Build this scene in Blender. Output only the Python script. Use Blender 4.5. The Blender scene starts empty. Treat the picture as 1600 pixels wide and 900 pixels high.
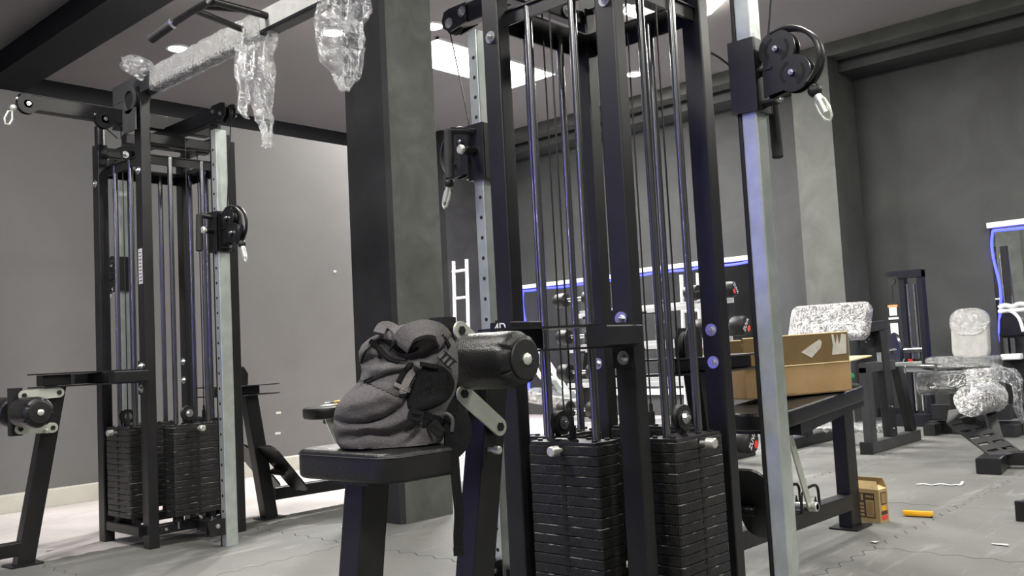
import bpy, bmesh, math, random
from mathutils import Vector, Matrix, noise
random.seed(7)
S = bpy.context.scene
COL = S.collection

# ------------------------------------------------------------------ camera
F_PX, CAM_H = 1433.4, 0.82
def _cam_axes(yaw, pitch, roll):
    yaw, pitch, roll = map(math.radians, (yaw, pitch, roll))
    fw = Vector((math.cos(yaw)*math.cos(pitch), math.sin(yaw)*math.cos(pitch), math.sin(pitch)))
    r = fw.cross(Vector((0, 0, 1))).normalized(); u = r.cross(fw)
    return r*math.cos(roll)+u*math.sin(roll), -r*math.sin(roll)+u*math.cos(roll), fw
CR, CU, CF = _cam_axes(42.347, 4.158, -2.958)
CAM = Vector((0, 0, CAM_H))
cd = bpy.data.cameras.new('camera'); cam = bpy.data.objects.new('camera', cd); COL.objects.link(cam)
m = Matrix((CR, CU, -CF)).transposed().to_4x4(); m.translation = CAM
cam.matrix_world = m
cd.sensor_width = 36; cd.lens = 36*F_PX/1600; cd.clip_start = 0.05
S.camera = cam

def at(px, py, axis, val):
    """a point of the photograph measured on a real plane of the room"""
    d = CR*((px-800)/F_PX) - CU*((py-450)/F_PX) + CF
    i = 'XYZ'.index(axis)
    return CAM + d*((val-CAM[i])/d[i])

# ------------------------------------------------------------------ world, view
S.view_settings.view_transform = 'Standard'
S.view_settings.look = 'None'
S.view_settings.exposure = 1.2
S.view_settings.gamma = 1.0
W = bpy.data.worlds.new('world'); S.world = W; W.use_nodes = True
W.node_tree.nodes['Background'].inputs[0].default_value = (0.75, 0.78, 0.85, 1)
W.node_tree.nodes['Background'].inputs[1].default_value = 0.06
CEIL = 3.75
HEX_POWER, PANEL_POWER, DOWN_POWER = 56, 130, 9
ROOM_LIGHTS = [  # hexagonal lights: x, y, turn
    (6.60, 3.98, -8), (3.4, 1.0, 12), (0.6, 3.2, 30), (0.2, -1.0, 5), (3.8, -2.2, 20), (7.2, 0.2, 0), (-1.9, 1.2, 14)]

# ------------------------------------------------------------------ materials
MATS = {}
def mat(name, col, rough=0.5, metal=0.0, noise_scale=0, col2=None, bump=0.0, bump_scale=80, spec=0.5, emit=None, estr=0, coat=0, detail=6, rough2=None, mixpos=(0.4, 0.65)):
    m = bpy.data.materials.new(name); m.use_nodes = True
    nt = m.node_tree; b = nt.nodes['Principled BSDF']
    b.inputs['Base Color'].default_value = (*col, 1)
    b.inputs['Roughness'].default_value = rough
    b.inputs['Metallic'].default_value = metal
    b.inputs['Specular IOR Level'].default_value = spec
    b.inputs['Coat Weight'].default_value = coat
    tc = nt.nodes.new('ShaderNodeTexCoord')
    if col2:
        n = nt.nodes.new('ShaderNodeTexNoise'); n.inputs['Scale'].default_value = noise_scale; n.inputs['Detail'].default_value = detail
        src = nt.nodes.new('ShaderNodeNewGeometry').outputs['Position'] if name in ('worn_edge', 'iron_plate') else tc.outputs['Object']
        nt.links.new(src, n.inputs['Vector'])
        r = nt.nodes.new('ShaderNodeValToRGB'); r.color_ramp.elements[0].position, r.color_ramp.elements[1].position = mixpos
        r.color_ramp.elements[0].color = (*col, 1); r.color_ramp.elements[1].color = (*col2, 1)
        nt.links.new(n.outputs['Fac'], r.inputs[0]); nt.links.new(r.outputs[0], b.inputs['Base Color'])
        if rough2 is not None:
            mr = nt.nodes.new('ShaderNodeMapRange'); mr.inputs['To Min'].default_value = rough; mr.inputs['To Max'].default_value = rough2
            mr.inputs['From Min'].default_value = mixpos[0]; mr.inputs['From Max'].default_value = mixpos[1]
            nt.links.new(n.outputs['Fac'], mr.inputs['Value']); nt.links.new(mr.outputs[0], b.inputs['Roughness'])
    if bump:
        n2 = nt.nodes.new('ShaderNodeTexNoise'); n2.inputs['Scale'].default_value = bump_scale; n2.inputs['Detail'].default_value = 5
        nt.links.new(tc.outputs['Object'], n2.inputs['Vector'])
        bp = nt.nodes.new('ShaderNodeBump'); bp.inputs['Strength'].default_value = bump; bp.inputs['Distance'].default_value = 0.01
        nt.links.new(n2.outputs['Fac'], bp.inputs['Height']); nt.links.new(bp.outputs[0], b.inputs['Normal'])
    if emit:
        b.inputs['Emission Color'].default_value = (*emit, 1); b.inputs['Emission Strength'].default_value = estr
    MATS[name] = m
    return m

mat('black_steel', (0.0062, 0.0061, 0.007), 0.38, 0, 9, (0.0098, 0.0096, 0.011), 0.05, 500, spec=0.5)
mat('dark_steel', (0.009, 0.009, 0.010), 0.45, 0, 8, (0.014, 0.014, 0.015), 0.05, 400)
mat('grey_steel', (0.035, 0.036, 0.038), 0.5, 0, 8, (0.05, 0.051, 0.053), 0.05, 400)
mat('galvanised', (0.55, 0.61, 0.58), 0.30, 0.72, 14, (0.66, 0.72, 0.69), 0.05, 60)
mat('zinc_plate', (0.60, 0.64, 0.57), 0.36, 0.55, 18, (0.72, 0.74, 0.66), 0.04, 60)
mat('chrome', (0.60, 0.61, 0.63), 0.16, 1.0)
mat('rod_steel', (0.34, 0.345, 0.36), 0.22, 1.0)
mat('bolt_steel', (0.72, 0.73, 0.74), 0.28, 1.0)
mat('bright_pin', (0.78, 0.76, 0.72), 0.38, 0.7)
mat('iron_plate', (0.0075, 0.0075, 0.008), 0.44, 0, 30, (0.015, 0.015, 0.0145), 0.35, 140)
mat('worn_edge', (0.006, 0.006, 0.006), 0.5, 0, 22, (0.20, 0.20, 0.19), 0.3, 140, mixpos=(0.54, 0.66))
mat('slot_black', (0.002, 0.002, 0.002), 0.8)
mat('rubber_black', (0.006, 0.006, 0.0065), 0.5, 0, 12, (0.010, 0.010, 0.010), 0.1, 200)
mat('grip_rubber', (0.012, 0.012, 0.013), 0.7, 0, 12, (0.02, 0.02, 0.02), 0.3, 300)
mat('cable_black', (0.01, 0.01, 0.01), 0.4)
mat('vinyl_black', (0.0075, 0.0075, 0.008), 0.33, 0, 10, (0.012, 0.012, 0.0125), 0.22, 240, spec=0.45)
mat('vinyl_stitch', (0.03, 0.03, 0.03), 0.6)
mat('white_print', (0.8, 0.8, 0.82), 0.5)
mat('sticker_white', (0.55, 0.55, 0.57), 0.5)
mat('red_print', (0.75, 0.05, 0.04), 0.5)
mat('orange_print', (0.8, 0.3, 0.1), 0.5)
mat('pack_cloth', (0.115, 0.108, 0.112), 0.95, 0, 260, (0.155, 0.147, 0.151), 0.6, 420, spec=0.1, detail=3)
mat('pack_cloth_light', (0.185, 0.178, 0.178), 0.95, 0, 260, (0.23, 0.222, 0.222), 0.5, 420, spec=0.1, detail=3)
mat('pack_black', (0.008, 0.008, 0.009), 0.85, 0, 300, (0.016, 0.016, 0.017), 0.6, 600, spec=0.15)
mat('pack_seam', (0.014, 0.013, 0.014), 0.9)
mat('buckle_plastic', (0.012, 0.012, 0.014), 0.3)
mat('buckle_pad', (0.13, 0.13, 0.13), 0.45)
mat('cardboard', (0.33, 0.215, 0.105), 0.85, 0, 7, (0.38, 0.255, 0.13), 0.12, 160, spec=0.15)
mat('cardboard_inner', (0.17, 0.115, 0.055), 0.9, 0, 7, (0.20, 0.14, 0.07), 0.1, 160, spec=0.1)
mat('cardboard_edge', (0.62, 0.50, 0.27), 0.9)
mat('box_kraft', (0.40, 0.29, 0.14), 0.8, 0, 6, (0.46, 0.34, 0.17), 0.05, 100, spec=0.2)
mat('brown_print', (0.07, 0.04, 0.03), 0.7)
mat('tape_white', (0.60, 0.58, 0.53), 0.35, 0, 20, (0.5, 0.48, 0.43))
mat('green_cloth', (0.05, 0.36, 0.10), 0.85, 0, 30, (0.09, 0.5, 0.17), 0.5, 100)
mat('yellow_plastic', (0.85, 0.42, 0.01), 0.4)
mat('paper_white', (0.6, 0.6, 0.57), 0.8)
mat('white_enamel', (0.74, 0.75, 0.77), 0.4, 0, 9, (0.8, 0.8, 0.82))
mat('blue_black', (0.007, 0.007, 0.013), 0.3, 0, 9, (0.010, 0.010, 0.018))
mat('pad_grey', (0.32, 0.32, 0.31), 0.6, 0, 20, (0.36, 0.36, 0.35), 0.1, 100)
mat('mirror_glass', (0.80, 0.82, 0.84), 0.02, 1.0)
mat('led_blue', (0.02, 0.03, 0.3), 0.5, emit=(0.03, 0.035, 1.0), estr=3.6)
mat('led_blue_bright', (0.02, 0.03, 0.3), 0.5, emit=(0.18, 0.17, 1.0), estr=9)
mat('led_white', (1, 1, 1), 0.5, emit=(1.0, 0.96, 0.84), estr=16)
mat('panel_white', (1, 1, 1), 0.5, emit=(1.0, 0.97, 0.92), estr=9)
mat('downlight_glow', (1, 1, 1), 0.5, emit=(1.0, 0.97, 0.95), estr=30)

def plaster(name, c1, c2, c3, scale, rough=0.75, bump=0.12):
    m = bpy.data.materials.new(name); m.use_nodes = True; nt = m.node_tree; b = nt.nodes['Principled BSDF']
    tc = nt.nodes.new('ShaderNodeTexCoord')
    n = nt.nodes.new('ShaderNodeTexNoise'); n.inputs['Scale'].default_value = scale; n.inputs['Detail'].default_value = 9; n.inputs['Roughness'].default_value = 0.62; n.inputs['Distortion'].default_value = 0.6
    nt.links.new(tc.outputs['Object'], n.inputs['Vector'])
    r = nt.nodes.new('ShaderNodeValToRGB'); e = r.color_ramp.elements
    e[0].position, e[1].position = 0.3, 0.72; e[0].color = (*c1, 1); e[1].color = (*c3, 1)
    k = e.new(0.5); k.color = (*c2, 1)
    nt.links.new(n.outputs['Fac'], r.inputs[0]); nt.links.new(r.outputs[0], b.inputs['Base Color'])
    n2 = nt.nodes.new('ShaderNodeTexNoise'); n2.inputs['Scale'].default_value = scale*9; n2.inputs['Detail'].default_value = 8
    nt.links.new(tc.outputs['Object'], n2.inputs['Vector'])
    bp = nt.nodes.new('ShaderNodeBump'); bp.inputs['Strength'].default_value = bump; bp.inputs['Distance'].default_value = 0.01
    nt.links.new(n2.outputs['Fac'], bp.inputs['Height']); nt.links.new(bp.outputs[0], b.inputs['Normal'])
    b.inputs['Roughness'].default_value = rough; b.inputs['Specular IOR Level'].default_value = 0.3
    MATS[name] = m
    return m
plaster('wall_grey', (0.135, 0.132, 0.132), (0.15, 0.147, 0.147), (0.165, 0.162, 0.162), 0.9, 0.6, 0.05)
plaster('wall_dark', (0.042, 0.044, 0.046), (0.053, 0.055, 0.056), (0.068, 0.071, 0.071), 1.3)
plaster('concrete_pillar', (0.070, 0.074, 0.068), (0.090, 0.094, 0.088), (0.112, 0.116, 0.108), 2.6)
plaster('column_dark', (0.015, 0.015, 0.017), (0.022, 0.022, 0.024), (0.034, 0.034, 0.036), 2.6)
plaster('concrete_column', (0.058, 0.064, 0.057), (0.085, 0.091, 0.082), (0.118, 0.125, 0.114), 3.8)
plaster('ceiling_paint', (0.235, 0.224, 0.226), (0.25, 0.239, 0.241), (0.265, 0.254, 0.256), 0.7, 0.8, 0.05)
plaster('beam_black', (0.016, 0.017, 0.020), (0.019, 0.020, 0.023), (0.023, 0.024, 0.027), 1.5, 0.6)
plaster('floor_concrete', (0.35, 0.325, 0.315), (0.45, 0.42, 0.41), (0.55, 0.52, 0.505), 1.8, 0.5, 0.1)
plaster('kerb_cream', (0.46, 0.45, 0.40), (0.52, 0.51, 0.45), (0.58, 0.57, 0.51), 2.5, 0.6, 0.1)

def floor_mat():
    m = bpy.data.materials.new('rubber_mat'); m.use_nodes = True; nt = m.node_tree; b = nt.nodes['Principled BSDF']
    g = nt.nodes.new('ShaderNodeNewGeometry')
    def nz(scale, detail, rough, dist=0.0, vec=None):
        n = nt.nodes.new('ShaderNodeTexNoise'); n.inputs['Scale'].default_value = scale; n.inputs['Detail'].default_value = detail
        n.inputs['Roughness'].default_value = rough; n.inputs['Distortion'].default_value = dist
        nt.links.new(vec or g.outputs['Position'], n.inputs['Vector']); return n
    def ramp(src, p0, p1, c0, c1):
        r = nt.nodes.new('ShaderNodeValToRGB'); e = r.color_ramp.elements
        e[0].position, e[1].position = p0, p1; e[0].color = (*c0, 1); e[1].color = (*c1, 1)
        nt.links.new(src, r.inputs[0]); return r
    base = ramp(nz(0.9, 8, 0.6, 0.5).outputs['Fac'], 0.3, 0.72, (0.095, 0.097, 0.091), (0.178, 0.179, 0.168))
    mp = nt.nodes.new('ShaderNodeMapping'); mp.inputs['Scale'].default_value = (1.0, 5.0, 1.0); mp.inputs['Rotation'].default_value = (0, 0, 0.45)
    nt.links.new(g.outputs['Position'], mp.inputs['Vector'])
    streak = ramp(nz(1.6, 7, 0.68, 1.2, mp.outputs[0]).outputs['Fac'], 0.56, 0.78, (0, 0, 0), (1, 1, 1))
    mx = nt.nodes.new('ShaderNodeMixRGB'); mx.inputs[2].default_value = (0.29, 0.287, 0.268, 1)
    mul = nt.nodes.new('ShaderNodeMath'); mul.operation = 'MULTIPLY'; mul.inputs[1].default_value = 0.85
    nt.links.new(streak.outputs[0], mul.inputs[0]); nt.links.new(mul.outputs[0], mx.inputs[0]); nt.links.new(base.outputs[0], mx.inputs[1])
    dust = ramp(nz(26, 4, 0.7).outputs['Fac'], 0.70, 0.76, (0, 0, 0), (1, 1, 1))
    mx2 = nt.nodes.new('ShaderNodeMixRGB'); mx2.inputs[2].default_value = (0.48, 0.48, 0.45, 1)
    mul2 = nt.nodes.new('ShaderNodeMath'); mul2.operation = 'MULTIPLY'; mul2.inputs[1].default_value = 0.5
    nt.links.new(dust.outputs[0], mul2.inputs[0]); nt.links.new(mul2.outputs[0], mx2.inputs[0]); nt.links.new(mx.outputs[0], mx2.inputs[1])
    nt.links.new(mx2.outputs[0], b.inputs['Base Color'])
    bp = nt.nodes.new('ShaderNodeBump'); bp.inputs['Strength'].default_value = 0.25; bp.inputs['Distance'].default_value = 0.01
    nt.links.new(nz(60, 6, 0.7).outputs['Fac'], bp.inputs['Height']); nt.links.new(bp.outputs[0], b.inputs['Normal'])
    b.inputs['Roughness'].default_value = 0.62; b.inputs['Specular IOR Level'].default_value = 0.35
    MATS['rubber_mat'] = m
floor_mat()

def film_mat(name, density=0.35, tint=(0.9, 0.92, 0.93), scale=22, thr=(0.42, 0.62), rough=0.12, gloss=0.55):
    """crinkled clear stretch film: see-through with glossy creases"""
    m = bpy.data.materials.new(name); m.use_nodes = True; nt = m.node_tree
    for n in list(nt.nodes): nt.nodes.remove(n)
    out = nt.nodes.new('ShaderNodeOutputMaterial'); tr = nt.nodes.new('ShaderNodeBsdfTransparent')
    gl = nt.nodes.new('ShaderNodeBsdfGlossy'); gl.inputs['Roughness'].default_value = rough; gl.inputs['Color'].default_value = (*tint, 1)
    df = nt.nodes.new('ShaderNodeBsdfDiffuse'); df.inputs['Color'].default_value = (*[0.85*t for t in tint], 1)
    tl = nt.nodes.new('ShaderNodeBsdfTranslucent'); tl.inputs['Color'].default_value = (*[0.8*t for t in tint], 1)
    tc = nt.nodes.new('ShaderNodeTexCoord')
    n = nt.nodes.new('ShaderNodeTexNoise'); n.inputs['Scale'].default_value = scale; n.inputs['Detail'].default_value = 8; n.inputs['Roughness'].default_value = 0.65; n.inputs['Distortion'].default_value = 2.2
    nt.links.new(tc.outputs['Object'], n.inputs['Vector'])
    bp = nt.nodes.new('ShaderNodeBump'); bp.inputs['Strength'].default_value = 1.0; bp.inputs['Distance'].default_value = 0.03
    nt.links.new(n.outputs['Fac'], bp.inputs['Height'])
    for s in (gl, df): nt.links.new(bp.outputs[0], s.inputs['Normal'])
    r = nt.nodes.new('ShaderNodeMapRange'); r.inputs['From Min'].default_value, r.inputs['From Max'].default_value = thr
    r.inputs['To Min'].default_value = density*0.45; r.inputs['To Max'].default_value = min(1, density*1.7)
    nt.links.new(n.outputs['Fac'], r.inputs['Value'])
    a1 = nt.nodes.new('ShaderNodeMixShader'); a1.inputs[0].default_value = 0.5
    nt.links.new(df.outputs[0], a1.inputs[1]); nt.links.new(tl.outputs[0], a1.inputs[2])
    a2 = nt.nodes.new('ShaderNodeMixShader'); a2.inputs[0].default_value = gloss
    nt.links.new(a1.outputs[0], a2.inputs[1]); nt.links.new(gl.outputs[0], a2.inputs[2])
    a3 = nt.nodes.new('ShaderNodeMixShader')
    nt.links.new(r.outputs[0], a3.inputs[0]); nt.links.new(tr.outputs[0], a3.inputs[1]); nt.links.new(a2.outputs[0], a3.inputs[2])
    nt.links.new(a3.outputs[0], out.inputs['Surface'])
    MATS[name] = m
film_mat('film_hanging', 0.52, scale=14)
film_mat('film_tight', 0.36, scale=18, rough=0.1, gloss=0.85)
film_mat('film_dense', 0.66, (0.95, 0.96, 0.96), scale=24, thr=(0.30, 0.66), rough=0.14, gloss=0.6)
film_mat('film_clear', 0.30, scale=20, rough=0.09, gloss=0.93)

# ------------------------------------------------------------------ mesh helpers
def rrect(w, h, r, seg=3):
    r = max(1e-5, min(r, w/2-1e-5, h/2-1e-5)); pts = []
    for cx, cy, a0 in ((w/2-r, h/2-r, 0), (-w/2+r, h/2-r, 90), (-w/2+r, -h/2+r, 180), (w/2-r, -h/2+r, 270)):
        for i in range(seg+1):
            a = math.radians(a0+90*i/seg); pts.append((cx+r*math.cos(a), cy+r*math.sin(a)))
    return pts
def circ(r, n=20, cx=0, cy=0, a0=0): return [(cx+r*math.cos(a0+2*math.pi*i/n), cy+r*math.sin(a0+2*math.pi*i/n)) for i in range(n)]
def stadium(l, w, n=10):
    """long plate with round ends, along u from 0 to l (centres of the ends)"""
    p = [(l+w/2*math.cos(-math.pi/2+math.pi*i/n), w/2*math.sin(-math.pi/2+math.pi*i/n)) for i in range(n+1)]
    return p+[(w/2*math.cos(math.pi/2+math.pi*i/n), w/2*math.sin(math.pi/2+math.pi*i/n)) for i in range(n+1)]
def perp(d):
    d = d.normalized(); a = Vector((0, 0, 1)) if abs(d.z) < 0.9 else Vector((0, 1, 0))
    u = d.cross(a).normalized(); return u, u.cross(d).normalized()

class G:
    def __init__(s): s.v, s.f, s.m, s.X, s.round = [], [], [], None, False
    def _add(s, vs, fs, mi=0):
        o = len(s.v)
        for p in vs:
            p = Vector(p); s.v.append(s.X @ p if s.X else p)
        for f in fs: s.f.append([i+o for i in f]); s.m.append(mi)
        return s
    def loft(s, rings, mi=0, cap=True, closed=True, rnd=True):
        s.round = s.round or rnd
        n = len(rings[0]); vs = [p for r in rings for p in r]; fs = []
        for k in range(len(rings)-1):
            for i in range(n if closed else n-1):
                j = (i+1) % n; fs.append((k*n+i, k*n+j, (k+1)*n+j, (k+1)*n+i))
        if cap: fs.append(tuple(range(n-1, -1, -1))); fs.append(tuple((len(rings)-1)*n+i for i in range(n)))
        return s._add(vs, fs, mi)
    def box(s, x0, x1, y0, y1, z0, z1, mi=0):
        return s.loft([[(x0, y0, z), (x1, y0, z), (x1, y1, z), (x0, y1, z)] for z in (z0, z1)], mi, rnd=False)
    def ext(s, poly, o, U, V, t, mi=0):
        """polygon in the frame U,V at o, thickness t along U x V"""
        o, U, V = Vector(o), Vector(U).normalized(), Vector(V).normalized(); N = U.cross(V)
        return s.loft([[o+U*a+V*b+N*k for a, b in poly] for k in (0, t)], mi)
    def bar(s, p0, p1, w, h, r=0.004, up=(0, 0, 1), mi=0, seg=2):
        p0, p1 = Vector(p0), Vector(p1); d = (p1-p0).normalized(); up = Vector(up)
        if abs(d.dot(up)) > 0.98: up = Vector((1, 0, 0))
        side = d.cross(up).normalized(); u2 = side.cross(d)
        pts = rrect(w, h, r, seg)
        return s.loft([[p+side*a+u2*b for a, b in pts] for p in (p0, p1)], mi, rnd=False)
    def cyl(s, p0, p1, r, n=16, r1=None, mi=0, bev=0.0):
        p0, p1 = Vector(p0), Vector(p1); d = p1-p0; L = d.length; d.normalize(); u, w = perp(d); r1 = r if r1 is None else r1
        st = [(0, r), (L, r1)] if not bev else [(0, r-bev), (bev, r), (L-bev, r1), (L, r1-bev)]
        return s.loft([[p0+d*t+u*(q*math.cos(2*math.pi*i/n))+w*(q*math.sin(2*math.pi*i/n)) for i in range(n)] for t, q in st], mi)
    def lathe(s, prof, p0, d, n=24, mi=0):
        p0, d = Vector(p0), Vector(d).normalized(); u, w = perp(d)
        return s.loft([[p0+d*t+u*(q*math.cos(2*math.pi*i/n))+w*(q*math.sin(2*math.pi*i/n)) for i in range(n)] for q, t in prof], mi)
    def tube(s, pts, r, n=8, mi=0, closed=False):
        pts = [Vector(p) for p in pts]; rings = []; N = len(pts); u = None
        for k, p in enumerate(pts):
            if closed: d = (pts[(k+1) % N]-pts[k-1])
            else: d = (pts[min(k+1, N-1)]-pts[max(k-1, 0)])
            d.normalize()
            if u is None: u, w = perp(d)
            else:
                u = (u-d*u.dot(d)).normalized(); w = u.cross(d)
            rr = r[k] if isinstance(r, (list, tuple)) else r
            rings.append([p+u*(rr*math.cos(2*math.pi*i/n))+w*(rr*math.sin(2*math.pi*i/n)) for i in range(n)])
        if closed: rings.append(rings[0])
        return s.loft(rings, mi, cap=not closed)
    def ribbon(s, pts, nrm, w, t, mi=0):
        """flat strap along pts, nrm = face normals (one or per point), width w (or per point), thickness t"""
        pts = [Vector(p) for p in pts]; N = len(pts); rings = []
        for k, p in enumerate(pts):
            d = (pts[min(k+1, N-1)]-pts[max(k-1, 0)]).normalized(); n = Vector(nrm[k] if isinstance(nrm[0], (list, tuple, Vector)) else nrm).normalized()
            b = d.cross(n).normalized(); ww = w[k] if isinstance(w, (list, tuple)) else w
            rings.append([p-b*ww/2, p+b*ww/2, p+b*ww/2+n*t, p-b*ww/2+n*t])
        return s.loft(rings, mi)
    def pad(s, w, l, h, r, er, o=(0, 0, 0), mi=0, crown=0.0, seg=6):
        """upholstered pad: rounded rectangle w x l in plan, height h, edge radius er; bottom centre at o"""
        rings = []; st = [(er*(1-math.cos(a)), er*(1-math.sin(a))) for a in (0, .4, .8, 1.2, 1.57)]
        prof = [(er*(1-math.sin(a)), er*(1-math.cos(a))) for a in (0.3, 0.7, 1.1, 1.57)]+[(er*(1-math.cos(a)), h-er*(1-math.sin(a))) for a in (0, 0.4, 0.8, 1.2, 1.5)]
        prof += [(er+0.02, h+crown*0.5), (er+0.05, h+crown*0.85)]
        for ins, z in prof:
            ww, ll = max(w-2*ins, 0.01), max(l-2*ins, 0.01)
            rings.append([(o[0]+a, o[1]+b, o[2]+z) for a, b in rrect(ww, ll, max(r-ins*0.7, 0.004), seg)])
        return s.loft(rings, mi)
    def ball(s, c, r, n=14, mi=0, sz=1.0):
        c = Vector(c); rings = []
        for k in range(1, n//2):
            a = math.pi*k/(n//2); rings.append([c+Vector((r*math.sin(a)*math.cos(2*math.pi*i/n), r*math.sin(a)*math.sin(2*math.pi*i/n), -r*sz*math.cos(a))) for i in range(n)])
        return s.loft(rings, mi)
    def build(s, name, mats, parent=None, smooth=38, mesh_only=False):
        me = bpy.data.meshes.new(name); me.from_pydata([tuple(p) for p in s.v], [], s.f)
        if isinstance(mats, str): mats = [mats]
        for k in mats: me.materials.append(MATS[k])
        for p, mi in zip(me.polygons, s.m): p.material_index = mi
        bm = bmesh.new(); bm.from_mesh(me); bmesh.ops.recalc_face_normals(bm, faces=bm.faces); bm.to_mesh(me); bm.free()
        if smooth and s.round:
            for p in me.polygons: p.use_smooth = True
            me.set_sharp_from_angle(angle=math.radians(smooth))
        if mesh_only: return me
        o = bpy.data.objects.new(name, me); COL.objects.link(o)
        if parent: o.parent = parent
        return o
def inst(name, me, parent=None, loc=None, rot=None):
    o = bpy.data.objects.new(name, me); COL.objects.link(o)
    if parent: o.parent = parent
    if loc is not None: o.location = loc
    if rot is not None: o.rotation_euler = rot
    return o
def tag(o, label, cat, group=None, kind=None):
    o['label'] = label; o['category'] = cat
    if group: o['group'] = group
    if kind: o['kind'] = kind
    return o
def thing(name, label, cat, loc=(0, 0, 0), rz=0, group=None):
    o = bpy.data.objects.new(name, None); COL.objects.link(o); o.empty_display_size = 0.1
    o.location = loc; o.rotation_euler = (0, 0, rz)
    return tag(o, label, cat, group)
def group_part(name, parent):
    """a part that only gathers sub-parts: an Empty"""
    o = bpy.data.objects.new(name, None); COL.objects.link(o); o.empty_display_size = 0.05; o.parent = parent
    return o
def struct(name, g, mats, parent=None, smooth=0):
    o = g.build(name, mats, parent, smooth)
    if not parent: o['kind'] = 'structure'
    return o
def letters(body, size, mname, name, parent, M, ext=0.0006, align='CENTER'):
    cu = bpy.data.curves.new(name, 'FONT'); cu.body = body; cu.size = size; cu.extrude = ext; cu.align_x = align; cu.align_y = 'CENTER'
    t = bpy.data.objects.new(name, cu); COL.objects.link(t)
    me = bpy.data.meshes.new_from_object(t.evaluated_get(bpy.context.evaluated_depsgraph_get()))
    bpy.data.objects.remove(t); me.materials.clear(); me.materials.append(MATS[mname])
    o = inst(name, me, parent); o.matrix_local = M
    return o
def frame(o, U, V):
    U, V = Vector(U).normalized(), Vector(V).normalized(); N = U.cross(V)
    m = Matrix((U, V, N)).transposed().to_4x4(); m.translation = Vector(o); return m

# ------------------------------------------------------------------ the room
YW, XB = 6.35, 9.40       # low grey wall on the left, dark wall at the back
g = G(); g.box(-4, 12.5, -5, 11, -0.12, -0.012); struct('floor', g, 'slot_black')
FLOOR = bpy.data.objects['floor']
g = G(); g.box(-4, 12.5, 4.455, 11, -0.012, -0.001); o = struct('floor_2', g, 'floor_concrete')
# interlocking rubber mats, one metre square
def mat_tile():
    def wob(t):
        k = t*9.0; f = k-math.floor(k)
        return 0.013*max(-1, min(1, 2.6*math.sin(2*math.pi*f)))
    N = 54; sc = 0.997; pts = []
    for i in range(N): pts.append((i/N, wob(i/N)))
    for i in range(N): pts.append((1+wob(i/N), i/N))
    for i in range(N): pts.append((1-i/N, 1+wob(1-i/N)))
    for i in range(N): pts.append((wob(1-i/N), 1-i/N))
    pts = [((a-.5)*sc, (b-.5)*sc) for a, b in pts]
    g = G(); g.loft([[(a, b, -0.012) for a, b in pts], [(a, b, -0.002) for a, b in pts], [(a*.9985, b*.9985, 0) for a, b in pts]])
    return g.build('rubber_mat', 'rubber_mat', mesh_only=True, smooth=0)
TM = mat_tile()
for i in range(-2, 9):
    for j in range(-4, 5):
        o = inst('rubber_mat', TM, FLOOR, (i+1.11, j-0.05, 0)); o.rotation_euler.z = 0
        o.location.z = random.uniform(-0.0009, 0)
g = G(); g.box(-4, 12.5, -5, 11, CEIL, CEIL+0.15); struct('ceiling', g, 'ceiling_paint')
g = G(); g.box(-4, 5.6, YW, YW+0.18, 0, 2.715); struct('wall_left', g, 'wall_grey')
g = G(); g.box(-4, 5.6, YW-0.10, YW-0.0005, 0, 0.106); struct('baseboard_left', g, 'kerb_cream')
g = G(); g.box(-4, 12.5, 9.42, 9.6, 0, CEIL); struct('wall_far', g, 'wall_dark')
g = G(); g.box(-4, 12.5, 9.25, 9.418, 3.05, CEIL-0.001); struct('trim_1', g, 'beam_black')       # dark beam beyond the low wall
g = G(); g.box(2.90, 3.26, -5, 9.2, 3.55, CEIL-0.001); struct('trim_2', g, 'beam_black')         # dark beam across the ceiling
g = G(); g.box(XB, XB+0.2, -5, 9.4, 0, CEIL); struct('wall_back', g, 'wall_dark')
g = G(); g.box(-4.2, -4, -5, 11, 0, CEIL); struct('wall_front', g, 'wall_grey')
g = G(); g.box(-4, 12.5, -5.2, -5, 0, CEIL); struct('wall_right', g, 'wall_grey')
g = G(); g.box(8.80, 9.02, -5, 9.2, 3.615, CEIL-0.002); struct('trim_3', g, 'concrete_pillar')   # beam over the back wall
g = G(); g.box(9.04, 9.399, -5, 9.2, 3.497, 3.575); g.box(9.08, 9.399, -5, 9.2, 3.575, CEIL-0.002); struct('trim_4', g, 'wall_dark')
for k, (y0, y1) in enumerate(((3.625, 4.02), (-2.6, -2.2))):
    g = G(); g.box(8.79, 9.398, y0, y1, 0, 3.614); struct('trim_%d' % (5+k), g, 'concrete_pillar')
g = G(); g.box(8.05, XB-0.001, 8.42, 9.2, 0, CEIL-0.003); struct('trim_7', g, 'column_dark')      # corner pier by the ladder
g = G(); g.box(XB-0.03, XB-0.0005, -5, 3.62, 0, 0.09); struct('baseboard_back', g, 'beam_black')
for q, (px, py, w) in enumerate(((435, 645, 0.045), (434, 677, 0.05), (523, 424, 0.03))):
    c = at(px, py, 'Y', YW); g = G(); g.box(c.x-w/2, c.x+w/2, YW-0.0025, YW-0.0003, c.z-0.009, c.z+0.009); g.build('plaster_speck', 'tape_white', bpy.data.objects['wall_left'], 0)
# free-standing column with a chamfered edge, darker colour on one side
cx, cy = 3.04, 3.59; L = 0.355; c = 0.022
col = thing('concrete_column', 'square concrete column, dark on one face and mottled grey on the other, behind the backpack', 'column', (cx, cy, 0))
poly = [(c, 0), (L-0.008, 0), (L, 0.008), (L, L-c), (L-c, L), (c, L), (0, L-c), (0, c)]
g = G(); g.loft([[(a, b, z) for a, b in poly] for z in (0, CEIL-0.004)])
# faces: per edge of the polygon
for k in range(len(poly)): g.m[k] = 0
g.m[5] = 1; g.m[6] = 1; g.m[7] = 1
sh = g.build('shaft', ['concrete_column', 'column_dark'], col, 0)

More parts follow.
